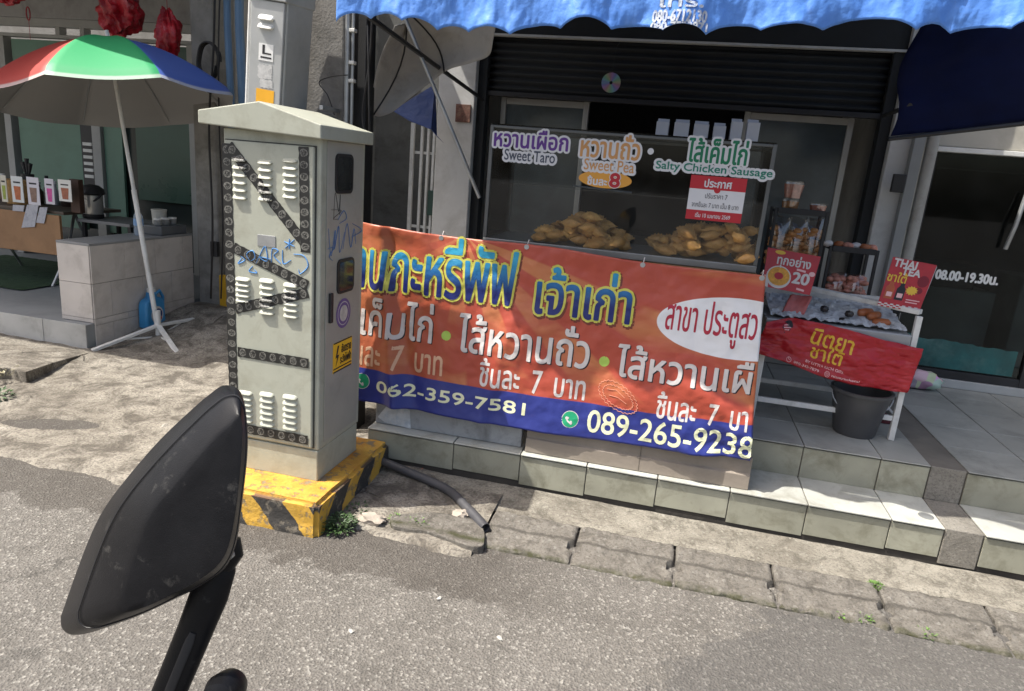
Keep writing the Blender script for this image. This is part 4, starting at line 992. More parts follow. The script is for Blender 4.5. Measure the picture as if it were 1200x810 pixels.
# sticker signs on the glass
mSt = M('sticker_white', (.66,.66,.68), .45, .03, 8, 0)
YG = 2.999
def sign(lines, label, base=.011, extra=None):
    x0, z0, x1, z1 = pbox(*lines[0][1:3], YG)
    s = thing('sticker_sign', ((x0+x1)/2, YG, z0), label, 'sign'); P = wallP(YG-.0002)
    for i, (tx, lb, rt, m, bold) in enumerate(lines):
        bx = pbox(lb, rt, YG)
        if base: lettering(tx, bx, P, mSt, s, bold=base, lift=.0003+.0012*i*0, name='backing', ncop=14); lettering(tx, bx, P, mSt, s, bold=base*.5, lift=.0002, name='backing', ncop=10)
    for tx, lb, rt, m, bold in lines: lettering(tx, pbox(lb, rt, YG), P, m, s, bold=bold, lift=.0018, ncop=8)
    return s
mPur = M('purple_ink', lin('5c2d86'), .45, .05, 9, 0); mNavy = M('navy_ink', lin('3c4456'), .45, .05, 9, 0); mTan = M('tan_ink', lin('c9935a'), .45, .05, 9, 0); mGreenI = M('green_ink', lin('00734e'), .45, .05, 9, 0); mTeal = M('teal_ink', lin('1c7a66'), .45, .05, 9, 0); mOr = M('orange_plate', lin('d99a3a'), .45, .05, 9, 0)
sign([('หวานเผือก', (579, 171), (667, 156), mPur, .0022), ('Sweet Taro', (591, 187), (651, 179), mNavy, .0006)], 'white sticker sign with purple lettering reading Sweet Taro on the case')
sg = sign([('หวานถั่ว', (680, 183), (752, 160), mTan, .0022), ('Sweet Pea', (684, 198.5), (744, 190), mTan, .0004)], 'white sticker sign with tan lettering reading Sweet Pea on the case')
sign([('ไส้เค็มไก่', (805, 189), (878, 166), mGreenI, .0022), ('Salty Chicken Sausage', (768, 200), (906, 199), mTeal, .0008)], 'white sticker sign with green lettering reading Salty Chicken Sausage')
pc = at(709, 210.5, y=YG); ps = thing('price_sticker', (pc.x, YG, pc.z-.04), 'orange oval price sticker with a red figure 8 below the Sweet Pea sign', 'sign')
b = MB(); b.prism([(pc.x+.113*math.cos(2*PI*k/48), YG-.0015, pc.z+.036*math.sin(2*PI*k/48)) for k in range(48)], (0, .0012, 0)); obj('plate', b, mOr, ps)
lettering('ชิ้นละ', pbox((688, 216), (712, 207.5), YG), wallP(YG-.0016), mSt, ps, bold=.0014, lift=.0004, ncop=6); lettering('8', pbox((714, 219), (727, 204), YG), wallP(YG-.0016), mSt, ps, bold=.006, lift=.0004); lettering('8', pbox((714, 219), (727, 204), YG), wallP(YG-.0016), mRed, ps, bold=.003, lift=.0014)
b = MB(); d = at(762.5, 177.5, y=YG); b.lathe([(.013, 0), (.013, .0008)], (d.x, YG, d.z), 20, (0, -1, 0)); tag(obj('round_sticker', b, mSt), 'small round white sticker on the glass between the Sweet Pea and Salty Chicken signs', 'sticker')
# announcement
n0, n1 = at(803, 256, y=YG), at(876, 210, y=YG); nx0, nz0, nx1, nz1 = n0.x, n0.z, n1.x, n1.z
nt = thing('notice', ((nx0+nx1)/2, YG, nz0), 'red and white announcement sheet taped to the case above the right heap', 'notice')
b = MB(); b.box((nx0, YG-.004, nz0), (nx1, YG-.003, nz1)); obj('paper', b, mSt, nt)
H_ = nz1-nz0
for a, c in ((0, .22), (.70, 1)):
    b = MB(); b.box((nx0, YG-.0046, nz0+a*H_), (nx1, YG-.0041, nz0+c*H_)); obj('red_band', b, mRed, nt)
P = wallP(YG-.0048); xx = lambda q: nx0+q*(nx1-nx0)
lettering('ประกาศ', (xx(.26), nz0+.75*H_, xx(.74), nz0+.93*H_), P, mSt, nt, bold=.0012, lift=.0003, ncop=6)
lettering('ปรับราคา 7', (xx(.30), nz0+.50*H_, xx(.70), nz0+.62*H_), P, mInk, nt, bold=.0, lift=.0003, ncop=4)
lettering('จากชิ้นละ 7 บาท เป็น 8 บาท', (xx(.08), nz0+.29*H_, xx(.92), nz0+.42*H_), P, mInk, nt, bold=.0, lift=.0003, ncop=4)
lettering('เริ่ม 10 เมษายน 2569', (xx(.17), nz0+.06*H_, xx(.80), nz0+.17*H_), P, mSt, nt, bold=.0002, lift=.0003, ncop=4)
b = MB(); b.lathe([(.013, 0), (.013, .0008)], (xx(.5), YG-.0046, nz0+.70*H_), 20, (0, -1, 0)); obj('mark', b, mRed, nt)

# ================================================================== SNACK CART ON THE RIGHT
mIce = M('crushed_ice', (.52,.54,.56), .5, .25, 30, .8, 40, dirt='6b7076', damt=.5, dscale=25)
cart = thing('snack_cart', (.8, 3.56, .355), 'white framed snack cart with a glass fronted tray of crushed ice', 'cart')
kx0, kx1, ky0, ky1 = .46, 1.125, 3.37, 3.76
for x, y in ((kx0-.0, ky0), (kx1-.03, ky0), (kx0-.0, ky1-.025), (kx1-.03, ky1-.025)):
    b = MB(); b.box((x, y, .356), (x+.026, y+.026, .955 if y == ky0 and x > .8 else .80 if y == ky0 else .9)); obj('leg', b, mWhitePaint, cart, bevel=.003)
for a, c in (((kx0+.027, ky0+.004, .45), (kx1-.031, ky0+.022, .475)), ((kx0+.027, ky1-.02, .45), (kx1-.031, ky1-.003, .475)), ((kx1-.026, ky0+.027, .45), (kx1-.008, ky1-.026, .475))):
    b = MB(); b.box(a, c); obj('stretcher', b, mWhitePaint, cart, bevel=.003)
b = MB(); b.box((kx0, ky0-.01, .80), (kx1-.034, ky1, .868)); tray = obj('tray', b, M('cart_tray', (.36,.37,.38), .4, .1, 6, .05, metal=.3), cart, bevel=.006)
b = MB(); b.grid(60, 36, lambda u, v: Vector((kx0+.02+u*(kx1-kx0-.07), ky0+.02+v*(ky1-ky0-.04), .882+.055*v+.012*fbm(u*16, v*9, 3)+.006*fbm(u*40, v*24, 9)))); obj('ice', b, mIce, tray, smooth=True, ang=30)
def rail(p, q, w, h, name):
    d = (q-p).normalized(); n_ = Vector((-d.y, d.x, 0)).normalized()*w/2; u_ = Vector((0, 0, h/2)); b = MB()
    b.loft([[x+n_+u_, x-n_+u_, x-n_-u_, x+n_-u_] for x in (p, q)]); return obj(name, b, mWhitePaint, cart, bevel=.003)
rail(at(926, 333, y=3.73), at(1079, 366, y=3.40), .05, .022, 'cover_rail')
rail(Vector((kx0+.02, ky1-.012, .94)), Vector((kx1-.035, ky1-.012, .955)), .02, .05, 'back_board')
mBall = M('dark_jelly', (.03,.025,.025), .25, .3, 20, .05)
for k, (px, py) in enumerate(((935, 378), (952, 379), (974, 372), (987, 377), (966, 363), (1052, 391), (995, 369))):
    p = at(px, py, y=3.45+.05*(k % 3)); b = MB(); b.lathe([(.002, 0), (.016, .004), (.021, .016), (.016, .028), (.003, .032)], (p.x, p.y, p.z-.012), 14)
    tag(obj('jelly_cup', b, mBall, smooth=True, ang=60), 'small dark round jelly cup lying on the crushed ice of the cart', 'jelly cup', 'dark jelly cups on the ice')
mSaus = M('cooked_sausage', lin('a8623a'), .4, .2, 18, .2, 60)
for k, (px, py, rz) in enumerate(((1012, 372, .2), (1022, 376, .5), (1030, 384, -.4))):
    p = at(px, py, y=3.52-.03*k); b = MB(); b.lathe([(.003, -.04), (.017, -.032), (.021, 0), (.018, .03), (.004, .042)], (0, 0, 0), 14, (1, .2, .3))
    o = obj('sausage', b, mSaus, smooth=True, ang=60); o.location = (p.x, p.y, p.z); o.rotation_euler = (0, .2, rz)
    tag(o, ('brown fried snack at the back of the little pile on the ice', 'brown fried snack in the middle of the little pile on the ice', 'brown fried snack at the front of the little pile on the ice')[k], 'snack', 'fried snacks on the ice')
mPinkPack = M('pink_pack', lin('b8605a'), .35, .25, 20, .3, 60)
q = at(930, 363, y=3.46); b = MB(); b.grid(12, 10, lambda u, v: Vector((q.x-.05+u*.10+.03*v, q.y+.01*math.sin(u*3)+.04*v, .885+v*.085+.006*nz(u*5, v*5)))); tag(obj('snack_pack', b, mPinkPack, smooth=True, solid=.012), 'pink plastic snack pack leaning in the ice tray of the cart', 'snack pack')
# red cloth of the cart
def cloth_p(u, v, l=0.0):
    xl = .43+.03*v+.0*u; xr = 1.128+.02*(v-.5); x = xl+(xr-xl)*u
    zt = .885-.055*u+.012*math.sin(u*5)-.03*smooth(.2, 0, u); zb = .685-.10*u+.015*math.sin(u*7+1)
    y = 3.345-.018*fbm(u*3.4+2, v*2.2, 4)-.014*abs(nz(u*6+v*2, v*2.5-u*2, 3))-.012*abs(nz(u*3-v*2.5, v*3, 9))-.016*smooth(.35, 0, u)*math.sin(v*9+u*14)-.006*fbm(u*11, v*9)-.02*smooth(.9, 1, u)*(1-v)-l
    return Vector((x, y, zb+(zt-zb)*v+.012*math.sin(u*13)*(1-v)**2*smooth(.7, 1, u)))
cl = thing('cart_banner', (.78, 3.34, .6), 'wrinkled red cloth banner with yellow Thai lettering hung on the snack cart', 'banner')
b = MB(); b.grid(110, 50, cloth_p); cs = obj('cloth', b, M('red_vinyl', lin('ab1d28'), .42, .12, 4, .15, 30, dirt='c8454b', damt=.3, dscale=5), cl, smooth=True, ang=80); md = cs.modifiers.new('s', 'SOLIDIFY'); md.thickness = .0012; md.offset = -1
CP = lambda u, v, l: cloth_p(u, v, l)
mGoldP = M('gold_print', lin('e2b83c'), .5, .05, 9, 0); mPinkP = M('pink_print', lin('e8b9b8'), .5, .05, 9, 0)
lettering('นิตยา', (.32, .56, .59, .88), CP, mGoldP, cs, bold=.0022, bv=3.2, lift=.0018, step=.03); lettering('ชาใต้', (.345, .29, .55, .60), CP, mGoldP, cs, bold=.002, bv=3.2, lift=.0018, step=.03)
lettering('BY LITTLE RICH GIRL', (.33, .165, .585, .215), CP, mPinkP, cs, bold=.0007, bv=3, lift=.0016, step=.03, ncop=4); lettering('090-342-7879', (.26, .055, .43, .105), CP, mPinkP, cs, bold=.0007, bv=3, lift=.0016, step=.03, ncop=4); lettering('nittayachatai', (.515, .045, .69, .10), CP, mPinkP, cs, bold=.0007, bv=3, lift=.0016, step=.03, ncop=4)
def cring(u, v, r, name='icon_ring'):
    b = MB(); b.tube([cloth_p(u+r*.30*math.cos(a), v+r*math.sin(a), .002) for a in [2*PI*k/28 for k in range(29)]], .0013, 5); obj(name, b, mPinkP, cs)
cring(.225, .085, .05); cring(.485, .08, .05); cring(.485, .08, .022)
b = MB(); b.tube([cloth_p(.22+.004*k, .105-.012*k+.012*abs(k-1.5), .002) for k in range(4)], .0016, 5); obj('handset', b, mPinkP, cs)
def cpoly(pts, m, lift, name):
    c = (sum(p[0] for p in pts)/len(pts), sum(p[1] for p in pts)/len(pts)); bm = bmesh.new(); cv = bm.verts.new(cloth_p(*c, lift)); V = [bm.verts.new(cloth_p(*p, lift)) for p in pts]
    for i in range(len(V)): bm.faces.new((cv, V[i], V[(i+1) % len(V)]))
    obj(name, bm, m, cs)
shield = [(.150+.034*math.cos(a)*(1 if math.sin(a) > -.2 else .7), .80+.15*math.sin(a)) for a in [2*PI*k/30 for k in range(30)]]
cpoly(shield, mInk, .0018, 'badge')
for dv, w in ((.055, .024), (.0, .024), (-.055, .015)): cpoly([(.150-w, .80+dv-.012), (.150+w, .80+dv-.020), (.150+w, .80+dv+.004), (.150-w, .80+dv+.012)], mPinkP, .0026, 'badge_stripe')

# posters on the cart
def poster(p00, p10, p11, p01, y0, lean, label, name='poster'):
    A, B_, C_, D = [at(*p, y=y0+dy) for p, dy in ((p00, 0), (p10, 0), (p11, lean), (p01, lean))]
    t_ = thing(name, (A+B_)/2, label, 'poster')
    N = (B_-A).cross(D-A).normalized()
    if N.y > 0: N = -N
    PP = lambda u, v, l: A.lerp(B_, u).lerp(D.lerp(C_, u), v)+N*l
    b = MB(); b.loft([[PP(u, v, -.004) for u, v in ((0,0),(1,0),(1,1),(0,1))], [PP(u, v, 0) for u, v in ((0,0),(1,0),(1,1),(0,1))]]); sh_ = obj('sheet', b, M('poster_red', lin('b32a2f'), .4, .15, 9, .02, dirt='8c1822', damt=.5, dscale=9), t_)
    return t_, sh_, PP
def ppoly(PP, pts, m, par, lift=.0008, name='picture'):
    b = MB(); b.loft([[PP(u, v, .0001) for u, v in pts], [PP(u, v, lift) for u, v in pts]]); return obj(name, b, m, par)
def circ(cu, cv, ru, rv, n=22): return [(cu+ru*math.cos(2*PI*k/n), cv+rv*math.sin(2*PI*k/n)) for k in range(n)]
t_, sh_, PP = poster((893, 335), (949, 346), (962, 301), (900, 290), 3.4, .05, 'red price poster reading 20 with a yellow dessert picture, left end of the cart')
mDessert = M('dessert', lin('d79a35'), .5, .3, 60, .1)
lettering('ทุกอย่าง', (.22, .55, .86, .90), PP, mBWhite, sh_, bold=.006, lift=.0012); lettering('20', (.58, .22, .90, .50), PP, mBWhite, sh_, bold=.013, lift=.0012)
ppoly(PP, circ(.30, .30, .25, .29), mBWhite, sh_, .0006); ppoly(PP, circ(.30, .32, .22, .24), mDessert, sh_, .0010); ppoly(PP, circ(.30, .33, .09, .09), mRed, sh_, .0014)
ppoly(PP, [(0, .0), (.12, .0), (.10, .22), (.03, .3), (0, .28)], mBWhite, sh_, .0009); ppoly(PP, circ(.25, .93, .10, .05), mGoldP, sh_, .0009); ppoly(PP, [(.62, .60), (.80, .58), (.80, .53), (.62, .55)], mPinkP, sh_, .0009); ppoly(PP, [(.70, .12), (.86, .10), (.86, .05), (.70, .07)], mPinkP, sh_, .0009); ppoly(PP, circ(.93, .52, .06, .06), mPinkP, sh_, .0009)
t_, sh_, PP = poster((1028, 358), (1077, 366), (1098, 311), (1047, 301), 3.42, .05, 'red drinks poster reading THAI TEA with bottles, right end of the cart')
lettering('THAI', (.06, .83, .58, .98), PP, mBWhite, sh_, bold=.009, lift=.0012); lettering('TEA', (.30, .69, .72, .83), PP, mBWhite, sh_, bold=.009, lift=.0012); lettering('ชาใต้', (.02, .52, .46, .72), PP, mGoldP, sh_, bold=.006, lift=.0012)
mTea = M('tea_orange', lin('b0552c'), .4, .2, 20, .05)
for u, m in ((.17, mTea), (.42, mInk)):
    ppoly(PP, [(u-.10, .17), (u+.10, .17), (u+.10, .40), (u+.05, .46), (u+.05, .52), (u-.05, .52), (u-.05, .46), (u-.10, .40)], m, sh_, .0008, 'bottle_picture'); ppoly(PP, [(u-.06, .22), (u+.07, .22), (u+.07, .31), (u-.06, .31)], mPinkP, sh_, .0012, 'label_picture')
star = [(.66+.15*(1 if k % 2 else .72)*math.cos(2*PI*k/24), .40+.10*(1 if k % 2 else .72)*math.sin(2*PI*k/24)) for k in range(24)]
ppoly(PP, star, mGoldP, sh_, .0009, 'star'); ppoly(PP, circ(.84, .62, .13, .12), M('maroon', lin('7c1322'), .5), sh_, .0007); ppoly(PP, circ(.80, .42, .10, .07), M('maroon', lin('7c1322'), .5), sh_, .0007)
ppoly(PP, [(.60, .22), (.92, .22), (.92, .20), (.60, .20)], mPinkP, sh_, .0009); ppoly(PP, [(.60, .17), (.88, .17), (.88, .15), (.60, .15)], mPinkP, sh_, .0009)
mm = [mBWhite]
bmq = MB()
for i in range(14):
    for j in range(3):
        if (i+j) % 2 == 0: bmq.loft([[PP(u, v, .0003) for u, v in ((i/14, j*.027), ((i+1)/14, j*.027), ((i+1)/14, (j+1)*.027), (i/14, (j+1)*.027))], [PP(u, v, .001) for u, v in ((i/14, j*.027), ((i+1)/14, j*.027), ((i+1)/14, (j+1)*.027), (i/14, (j+1)*.027))]])
obj('check_pattern', bmq, mBWhite, sh_)
b = MB(); b.face([PP(.98, .0, -.006), PP(1.0, .0, -.006), PP(1.07, .98, -.03), PP(1.0, 1.0, -.006)]); obj('plastic_sleeve', b, M('clear_sleeve', (.5,.52,.54), .25, .1, 8, .1), sh_, solid=.0006)

# side table and black racks behind the cart
sd = thing('side_table', (.86, 3.95, .355), 'dark low table behind the snack cart carrying the two black racks', 'table')
b = MB(); b.box((.44, 3.80, .90), (1.18, 4.14, .925)); obj('top', b, mDarkIn, sd, bevel=.003)
for x in (.46, 1.13):
    for y in (3.82, 4.09):
        b = MB(); b.box((x, y, .356), (x+.03, y+.03, .90)); obj('leg', b, mDarkIn, sd, bevel=.002)
def rack(px0, px1, ptop, y0, y1, shelves, label):
    a, c = at(px0, ptop, y=y0), at(px1, ptop+(px1-px0)*.16, y=y0); zt = a.z
    r = thing('rack', ((a.x+c.x)/2, (y0+y1)/2, .926), label, 'rack', 'black snack racks behind the cart')
    for x in (a.x, c.x-.016):
        for y in (y0, y1-.016):
            b = MB(); b.box((x, y, .926), (x+.016, y+.016, zt+.012)); obj('post', b, mBlack, r, bevel=.002)
    for s in shelves:
        z = .926+(zt-.926)*s; b = MB(); b.box((a.x+.017, y0+.002, z-.012), (c.x-.017, y1-.002, z)); b.box((a.x+.0165, y0-.004, z-.014), (c.x-.0165, y0+.0015, z+.016)); obj('shelf', b, mBlack, r, bevel=.002)
    return a.x, c.x, zt
ax0, ax1, azt = rack(908, 971, 246, 3.86, 4.06, (.04, .30, 1.0), 'taller black rack with bags of fried snacks behind the cart')
bx0, bx1, bzt = rack(972, 1030, 291, 3.86, 4.06, (.06, 1.0), 'lower black rack beside the taller one, pastries on its top')
# snacks
t = NT('clear_plastic'); t.t.nodes.remove(t.b)
tr = t.n('BsdfTransparent'); gl = t.n('BsdfGlossy'); gl.inputs['Roughness'].default_value = .12; ms = t.n('MixShader'); ms.inputs[0].default_value = .16
t.l(tr.outputs[0], ms.inputs[1]); t.l(gl.outputs[0], ms.inputs[2]); t.l(ms.outputs[0], t.t.nodes['Material Output'].inputs[0]); mClear = t.m
mSnack = M('fried_snack', lin('b98452'), .55, .4, 40, .3, 60); mCookie = M('pink_snack', lin('c98a78'), .55, .35, 40, .3, 60)
def lump(c, r, seed, sq=(1, 1, 1), amp=.25, sub=2):
    bm = bmesh.new(); bmesh.ops.create_icosphere(bm, subdivisions=sub, radius=1)
    for v in bm.verts:
        k = 1+amp*fbm(v.co.x*1.7, v.co.y*1.7, v.co.z*1.7+seed); v.co = Vector(c)+Vector((v.co.x*sq[0], v.co.y*sq[1], v.co.z*sq[2]))*r*k
    return bm
def bag(c, w, h, d, seed, label, m=None):
    g_ = thing('snack_bag', (c[0], c[1], c[2]), label, 'snack bag')
    bm = bmesh.new(); r_ = random.Random(seed)
    for k in range(34):
        l_ = lump((c[0]+r_.uniform(-.4, .4)*w, c[1]+r_.uniform(-.3, .3)*d, c[2]+.012+r_.uniform(0, .74)*h), .018, seed+k, (1.2, 1, .8)); me_ = bpy.data.meshes.new('x'); l_.to_mesh(me_); bm.from_mesh(me_); bpy.data.meshes.remove(me_); l_.free()
    obj('snacks', bm, m or mSnack, g_, smooth=True, ang=80)
    L = []
    for k in range(9):
        v = k/8; q = d*.5*(1-v**3)+.001; ww = w*.5*(1-.12*math.sin(v*PI))
        L.append([Vector((c[0]+ww*math.cos(a)+.006*nz(v*4, a, seed), c[1]+q*math.sin(a), c[2]+h*v+.008*v*math.sin(a*3+seed))) for a in [2*PI*i/20 for i in range(20)]])
    b = MB(); b.loft(L); obj('wrapper', b, mClear, g_, smooth=True, ang=60)
z1 = .926+(azt-.926)*.30
for k, u in enumerate((.20, .52, .82)):
    bag((ax0+(ax1-ax0)*u, 3.94, z1+.001), .098, (azt-.926)*.62, .09, 20+k, ('bag of fried snacks at the left on the shelf of the taller rack', 'middle bag of fried snacks on the shelf of the taller rack', 'bag of fried snacks at the right on the shelf of the taller rack')[k])
for k, u in enumerate((.32, .72)):
    bag((bx0+(bx1-bx0)*u, 3.93, .945), .10, .11, .08, 30+k, ('bag of pale snacks on the left of the lower rack shelf', 'bag of pale snacks on the right of the lower rack shelf')[k], mCookie)
for k in range(6):
    l_ = lump((bx0+.02+(bx1-bx0-.04)*k/5-.02*(k == 0), 3.92+.02*(k % 2), bzt+.020), .024, k, (1.2, 1, .72)); tag(obj('pastry_roll', l_, (mBWhite, mSaus, mCookie)[k % 3], smooth=True, ang=80), ('white', 'brown', 'pink')[k % 3]+' little pastry in the '+('left' if k < 3 else 'right')+' half of the row on the lower rack', 'pastry', 'little pastries on the lower rack')
def cup(c, r0, r1, h, m, label, seed):
    g_ = thing('snack_tub', c, label, 'tub')
    b = MB(); b.lathe([(r0, 0), (r1, h), (r1-.002, h), (r0-.002, .003)], c, 22); obj('tub', b, mClear, g_, smooth=True, ang=40)
    b = MB(); b.lathe([(r0*.9, .004), (r1*.93, h*.86), (.004, h*.9)], c, 18)
    for v in b.bm.verts: v.co += Vector((nz(v.co.x*90, v.co.y*90, v.co.z*90), nz(v.co.z*90, v.co.x*90, seed), 0))*.003
    obj('filling', b, m, g_, smooth=True, ang=30); b = MB(); b.lathe([(r1+.002, h), (r1+.002, h+.006), (r1-.004, h+.006)], c, 22); obj('lid', b, mClear, g_)
zA = azt+.001
ux = ax0+(ax1-ax0)*.30
cup((ux, 3.93, zA), .040, .046, .055, mSnack, 'lower of two stacked snack tubs on the taller rack', 1); cup((ux+.004, 3.93, zA+.062), .042, .053, .085, mCookie, 'upper of two stacked snack tubs on the taller rack', 2)
cup((ax0+(ax1-ax0)*.82, 3.93, zA), .038, .045, .045, mCookie, 'low tub at the right end of the taller rack top', 3)

# bucket, bag, sandals
bk = at(1003, 512, z=.356)
bc = thing('bucket', (bk.x, bk.y+.06, .356), 'dark grey plastic bucket standing under the snack cart', 'bucket')
C_ = (bk.x, bk.y+.06, .3562)
b = MB(); b.lathe([(.088, 0), (.094, .01), (.128, .205), (.138, .207), (.138, .222), (.125, .222), (.088, .014), (.002, .012)], C_, 40); obj('pail', b, M('grey_plastic', (.065,.065,.068), .45, .12, 6, .06), bc, smooth=True, ang=30)
b = MB(); b.tube([Vector(C_)+Vector((.135*math.cos(a), -.02-.10*math.sin(a)*.4, .205-.10*math.sin(a))) for a in [PI*k/16 for k in range(17)]], .003, 6); obj('handle', b, mGalv, bc, smooth=True)
t = NT('printed_bag'); v = t.obj(); vc = t.vor(v, 14, 'F1', 1); hs = t.n('HueSaturation'); hs.inputs['Saturation'].default_value = .7; hs.inputs['Value'].default_value = 1; t.l(vc, hs.inputs['Color'])
t.l(t.mix(.45, hs.outputs[0], (.75,.45,.5)), t.b.inputs['Base Color']); t.b.inputs['Roughness'].default_value = .35
q = at(1081, 428, y=4.46); bm = lump((q.x, q.y, .418), .1, 5, (1.25, .6, .62), .28, 3)
tag(obj('carrier_bag', bm, t.m, smooth=True, ang=80), 'crumpled pink and yellow plastic bag on the tiled floor behind the cart', 'bag')
q = at(1064, 453, z=.356); b = MB(); b.prism([(q.x+.13*math.cos(a)*(1), q.y+.045*math.sin(a)*(1+.25*math.cos(a)), .3562) for a in [2*PI*k/24 for k in range(24)]], (0, 0, .022)); sn = thing('sandal', (q.x, q.y, .356), 'black sandal on the floor beside the pink and yellow bag', 'sandal'); obj('sole', b, mBlack, sn, bevel=.004)
b = MB(); b.tube([(q.x+.03, q.y-.045, .378), (q.x+.035, q.y-.03, .41), (q.x+.035, q.y+.03, .41), (q.x+.03, q.y+.045, .378)], .012, 8); obj('strap', b, mBlack, sn, smooth=True)
q = at(1034, 494, z=.356); b = MB(); b.prism([(q.x+.06*math.cos(a), q.y+.035*math.sin(a), .3562) for a in [2*PI*k/20 for k in range(20)]], (0, 0, .02)); rs = thing('sandal', (q.x, q.y, .356), 'dark red sandal peeping out behind the grey bucket', 'sandal'); obj('sole', b, M('maroon_rubber', (.10,.012,.02), .5), rs, bevel=.004)
b = MB(); b.tube([(q.x+.0, q.y-.034, .376), (q.x+.005, q.y-.02, .40), (q.x+.005, q.y+.02, .40), (q.x, q.y+.034, .376)], .009, 8); obj('strap', b, M('maroon_rubber', (.10,.012,.02), .5), rs, smooth=True)
# drain trunking by the right pillar
b = MB(); b.tube([(1.30, 4.38, .357), (1.30, 4.38, 1.7), (1.30, 4.40, 4.0)], .032, 14); tag(obj('drain_pipe', b, M('grey_pipe', (.36,.355,.33), .5, .12, 5, .08, dirt='6b5f4c', damt=.6, dscale=8), smooth=True), 'stained grey drain pipe beside the right pillar of the pastry shop', 'pipe')
b = MB(); b.box((1.20, 4.355, .357), (1.255, 4.415, 4.0)); tk = tag(obj('cable_trunking', b, M('trunking', (.25,.26,.26), .5, .1, 6, .05), bevel=.003), 'square grey cable trunking left of the stained drain pipe', 'trunking')
q = at(1053, 215, y=4.34); b = MB(); b.box((q.x-.035, 4.325, q.z-.05), (q.x+.03, 4.354, q.z+.05)); obj('junction_box', b, mDarkMetal, tk, bevel=.004)
q = at(543, 133, y=4.418); b = MB(); b.box((q.x-.05, 4.408, q.z-.055), (q.x+.05, 4.4185, q.z+.055)); tag(obj('plaque', b, M('plaque', (.12,.05,.035), .6, .5, 40, .1, dirt='a88a74', damt=.6, dscale=30), bevel=.002), 'small reddish square plaque on the white pillar beside the shutter', 'plaque')

# ================================================================== LEFT SHOP FURNITURE
mWallTile = M('wall_tile', (.56,.52,.48), .45, .07, 4, .05, 50, dirt='6f675c', damt=.4, dscale=5, isl=.05)
lw = thing('low_wall', (-3.96, 4.3, 0), 'low tiled wall at the corner of the left shop behind the colourful umbrella', 'wall')
b = MB(); b.box((-4.095, 3.826, -.05), (-3.837, 4.84, .712)); obj('core', b, mGrout, lw)
R_ = []
for j, (z0, z1) in enumerate(((-.04, .16), (.162, .205), (.208, .45), (.453, .712))):
    y = 3.822; k = 0
    while y < 4.84:
        y1 = min(4.84, y+(.30 if k or j % 2 else .16)); R_.append(((-3.838, y+.0015, z0), (-3.83, y1-.0015, z1))); y = y1; k += 1
    if j != 0: R_.append(((-4.10, 3.818, max(z0, .18)), (-3.8395, 3.8259, z1)))
obj('side_tiles', tiles(R_, 0), mWallTile, lw, bevel=.0015)
b = MB(); b.box((-4.10, 3.816, .7125), (-3.828, 4.84, .73)); obj('coping', b, M('coping', (.24,.245,.245), .5, .1, 4, .05), lw, bevel=.003)

# --- umbrella
def mat_umb():
    t = NT('umbrella_cloth'); uv = t.uv(); s = t.n('SeparateXYZ'); t.l(uv, s.inputs[0])
    k = t.math('FLOOR', t.math('MULTIPLY', s.outputs[0], 8.0)); k = t.math('MODULO', t.math('ADD', k, .01), 4.0)
    r = t.n('ValToRGB'); r.color_ramp.interpolation = 'CONSTANT'; e = r.color_ramp.elements; cols = ['ae4038', '2f9c62', '4562b0', 'cfae4a']
    while len(e) < 4: e.new(.5)
    for i, c in enumerate(cols): e[i].position = i/4; e[i].color = rgba(lin(c))
    t.l(t.math('MULTIPLY', k, .25), r.inputs[0])
    hemm = t.ramp(s.outputs[1], (.978, 0.0), (.984, .6)); c = t.mix(hemm, r.outputs[0], (.6,.62,.58))
    bf = t.n('NewGeometry').outputs['Backfacing']; c = t.mix(bf, c, (.30,.295,.285))
    t.l(c, t.b.inputs['Base Color']); t.b.inputs['Roughness'].default_value = .55; t.bump(t.noise(t.obj(), 40, 3), .12, .004); return t.m
um = thing('umbrella', (-3.6, 4.15, .03), 'red, green and blue market umbrella on a white tripod stand beside the low wall', 'umbrella')
UC = Vector((-3.905, 4.22, 1.69)); NUM = 8; TH0 = math.radians(16)
UN = Vector((-.185, .075, 1)).normalized()
uq = Vector((0, 0, 1)).rotation_difference(UN)
def umb(u, v):
    a = u*2*PI+TH0; seg_ = u*NUM; f = seg_-math.floor(seg_); k = math.cos(PI/NUM)/math.cos((f-.5)*2*PI/NUM)
    sag = .035*math.sin(PI*f)*v
    R = .80*v*(k if True else 1); z = .41*(1-v**1.75)-sag*(1-.4*v)
    if v > .95: z -= .028*(v-.95)/.05
    return UC+uq@Vector((R*math.cos(a), R*math.sin(a), z))
# panel order: the green panel faces the street
bm = bmesh.new(); ul = bm.loops.layers.uv.verify(); nu, nv = 96, 22; SH = 2.0
VV = [[bm.verts.new(umb(i/nu, max(.001, j/nv))) for j in range(nv+1)] for i in range(nu)]
for i in range(nu):
    for j in range(nv):
        i2 = (i+1) % nu; f = bm.faces.new((VV[i][j+1], VV[i2][j+1], VV[i2][j], VV[i][j]))
        for lp, (a, c) in zip(f.loops, ((i, j+1), (i+1, j+1), (i+1, j), (i, j))): lp[ul].uv = (((a/nu)+3/8+ (0)) % 1.0 if a != i+1 else ((i+.999)/nu+3/8) % 1.0, c/nv)
can = obj('canopy', bm, mat_umb(), um, smooth=True, ang=85, flip=False)
for k in range(8):
    b = MB(); b.tube([umb(k/8, v)-UN*.008 for v in (.03, .25, .5, .75, .97)], .0035, 6); obj('rib', b, mGalv, can, smooth=True)
foot = Vector((-3.60, 4.15, .06)); tip = UC+UN*.43
b = MB(); mid = foot.lerp(tip, .5); b.tube([foot, mid], .017, 14); obj('lower_pole', b, mWhitePaint, um, smooth=True)
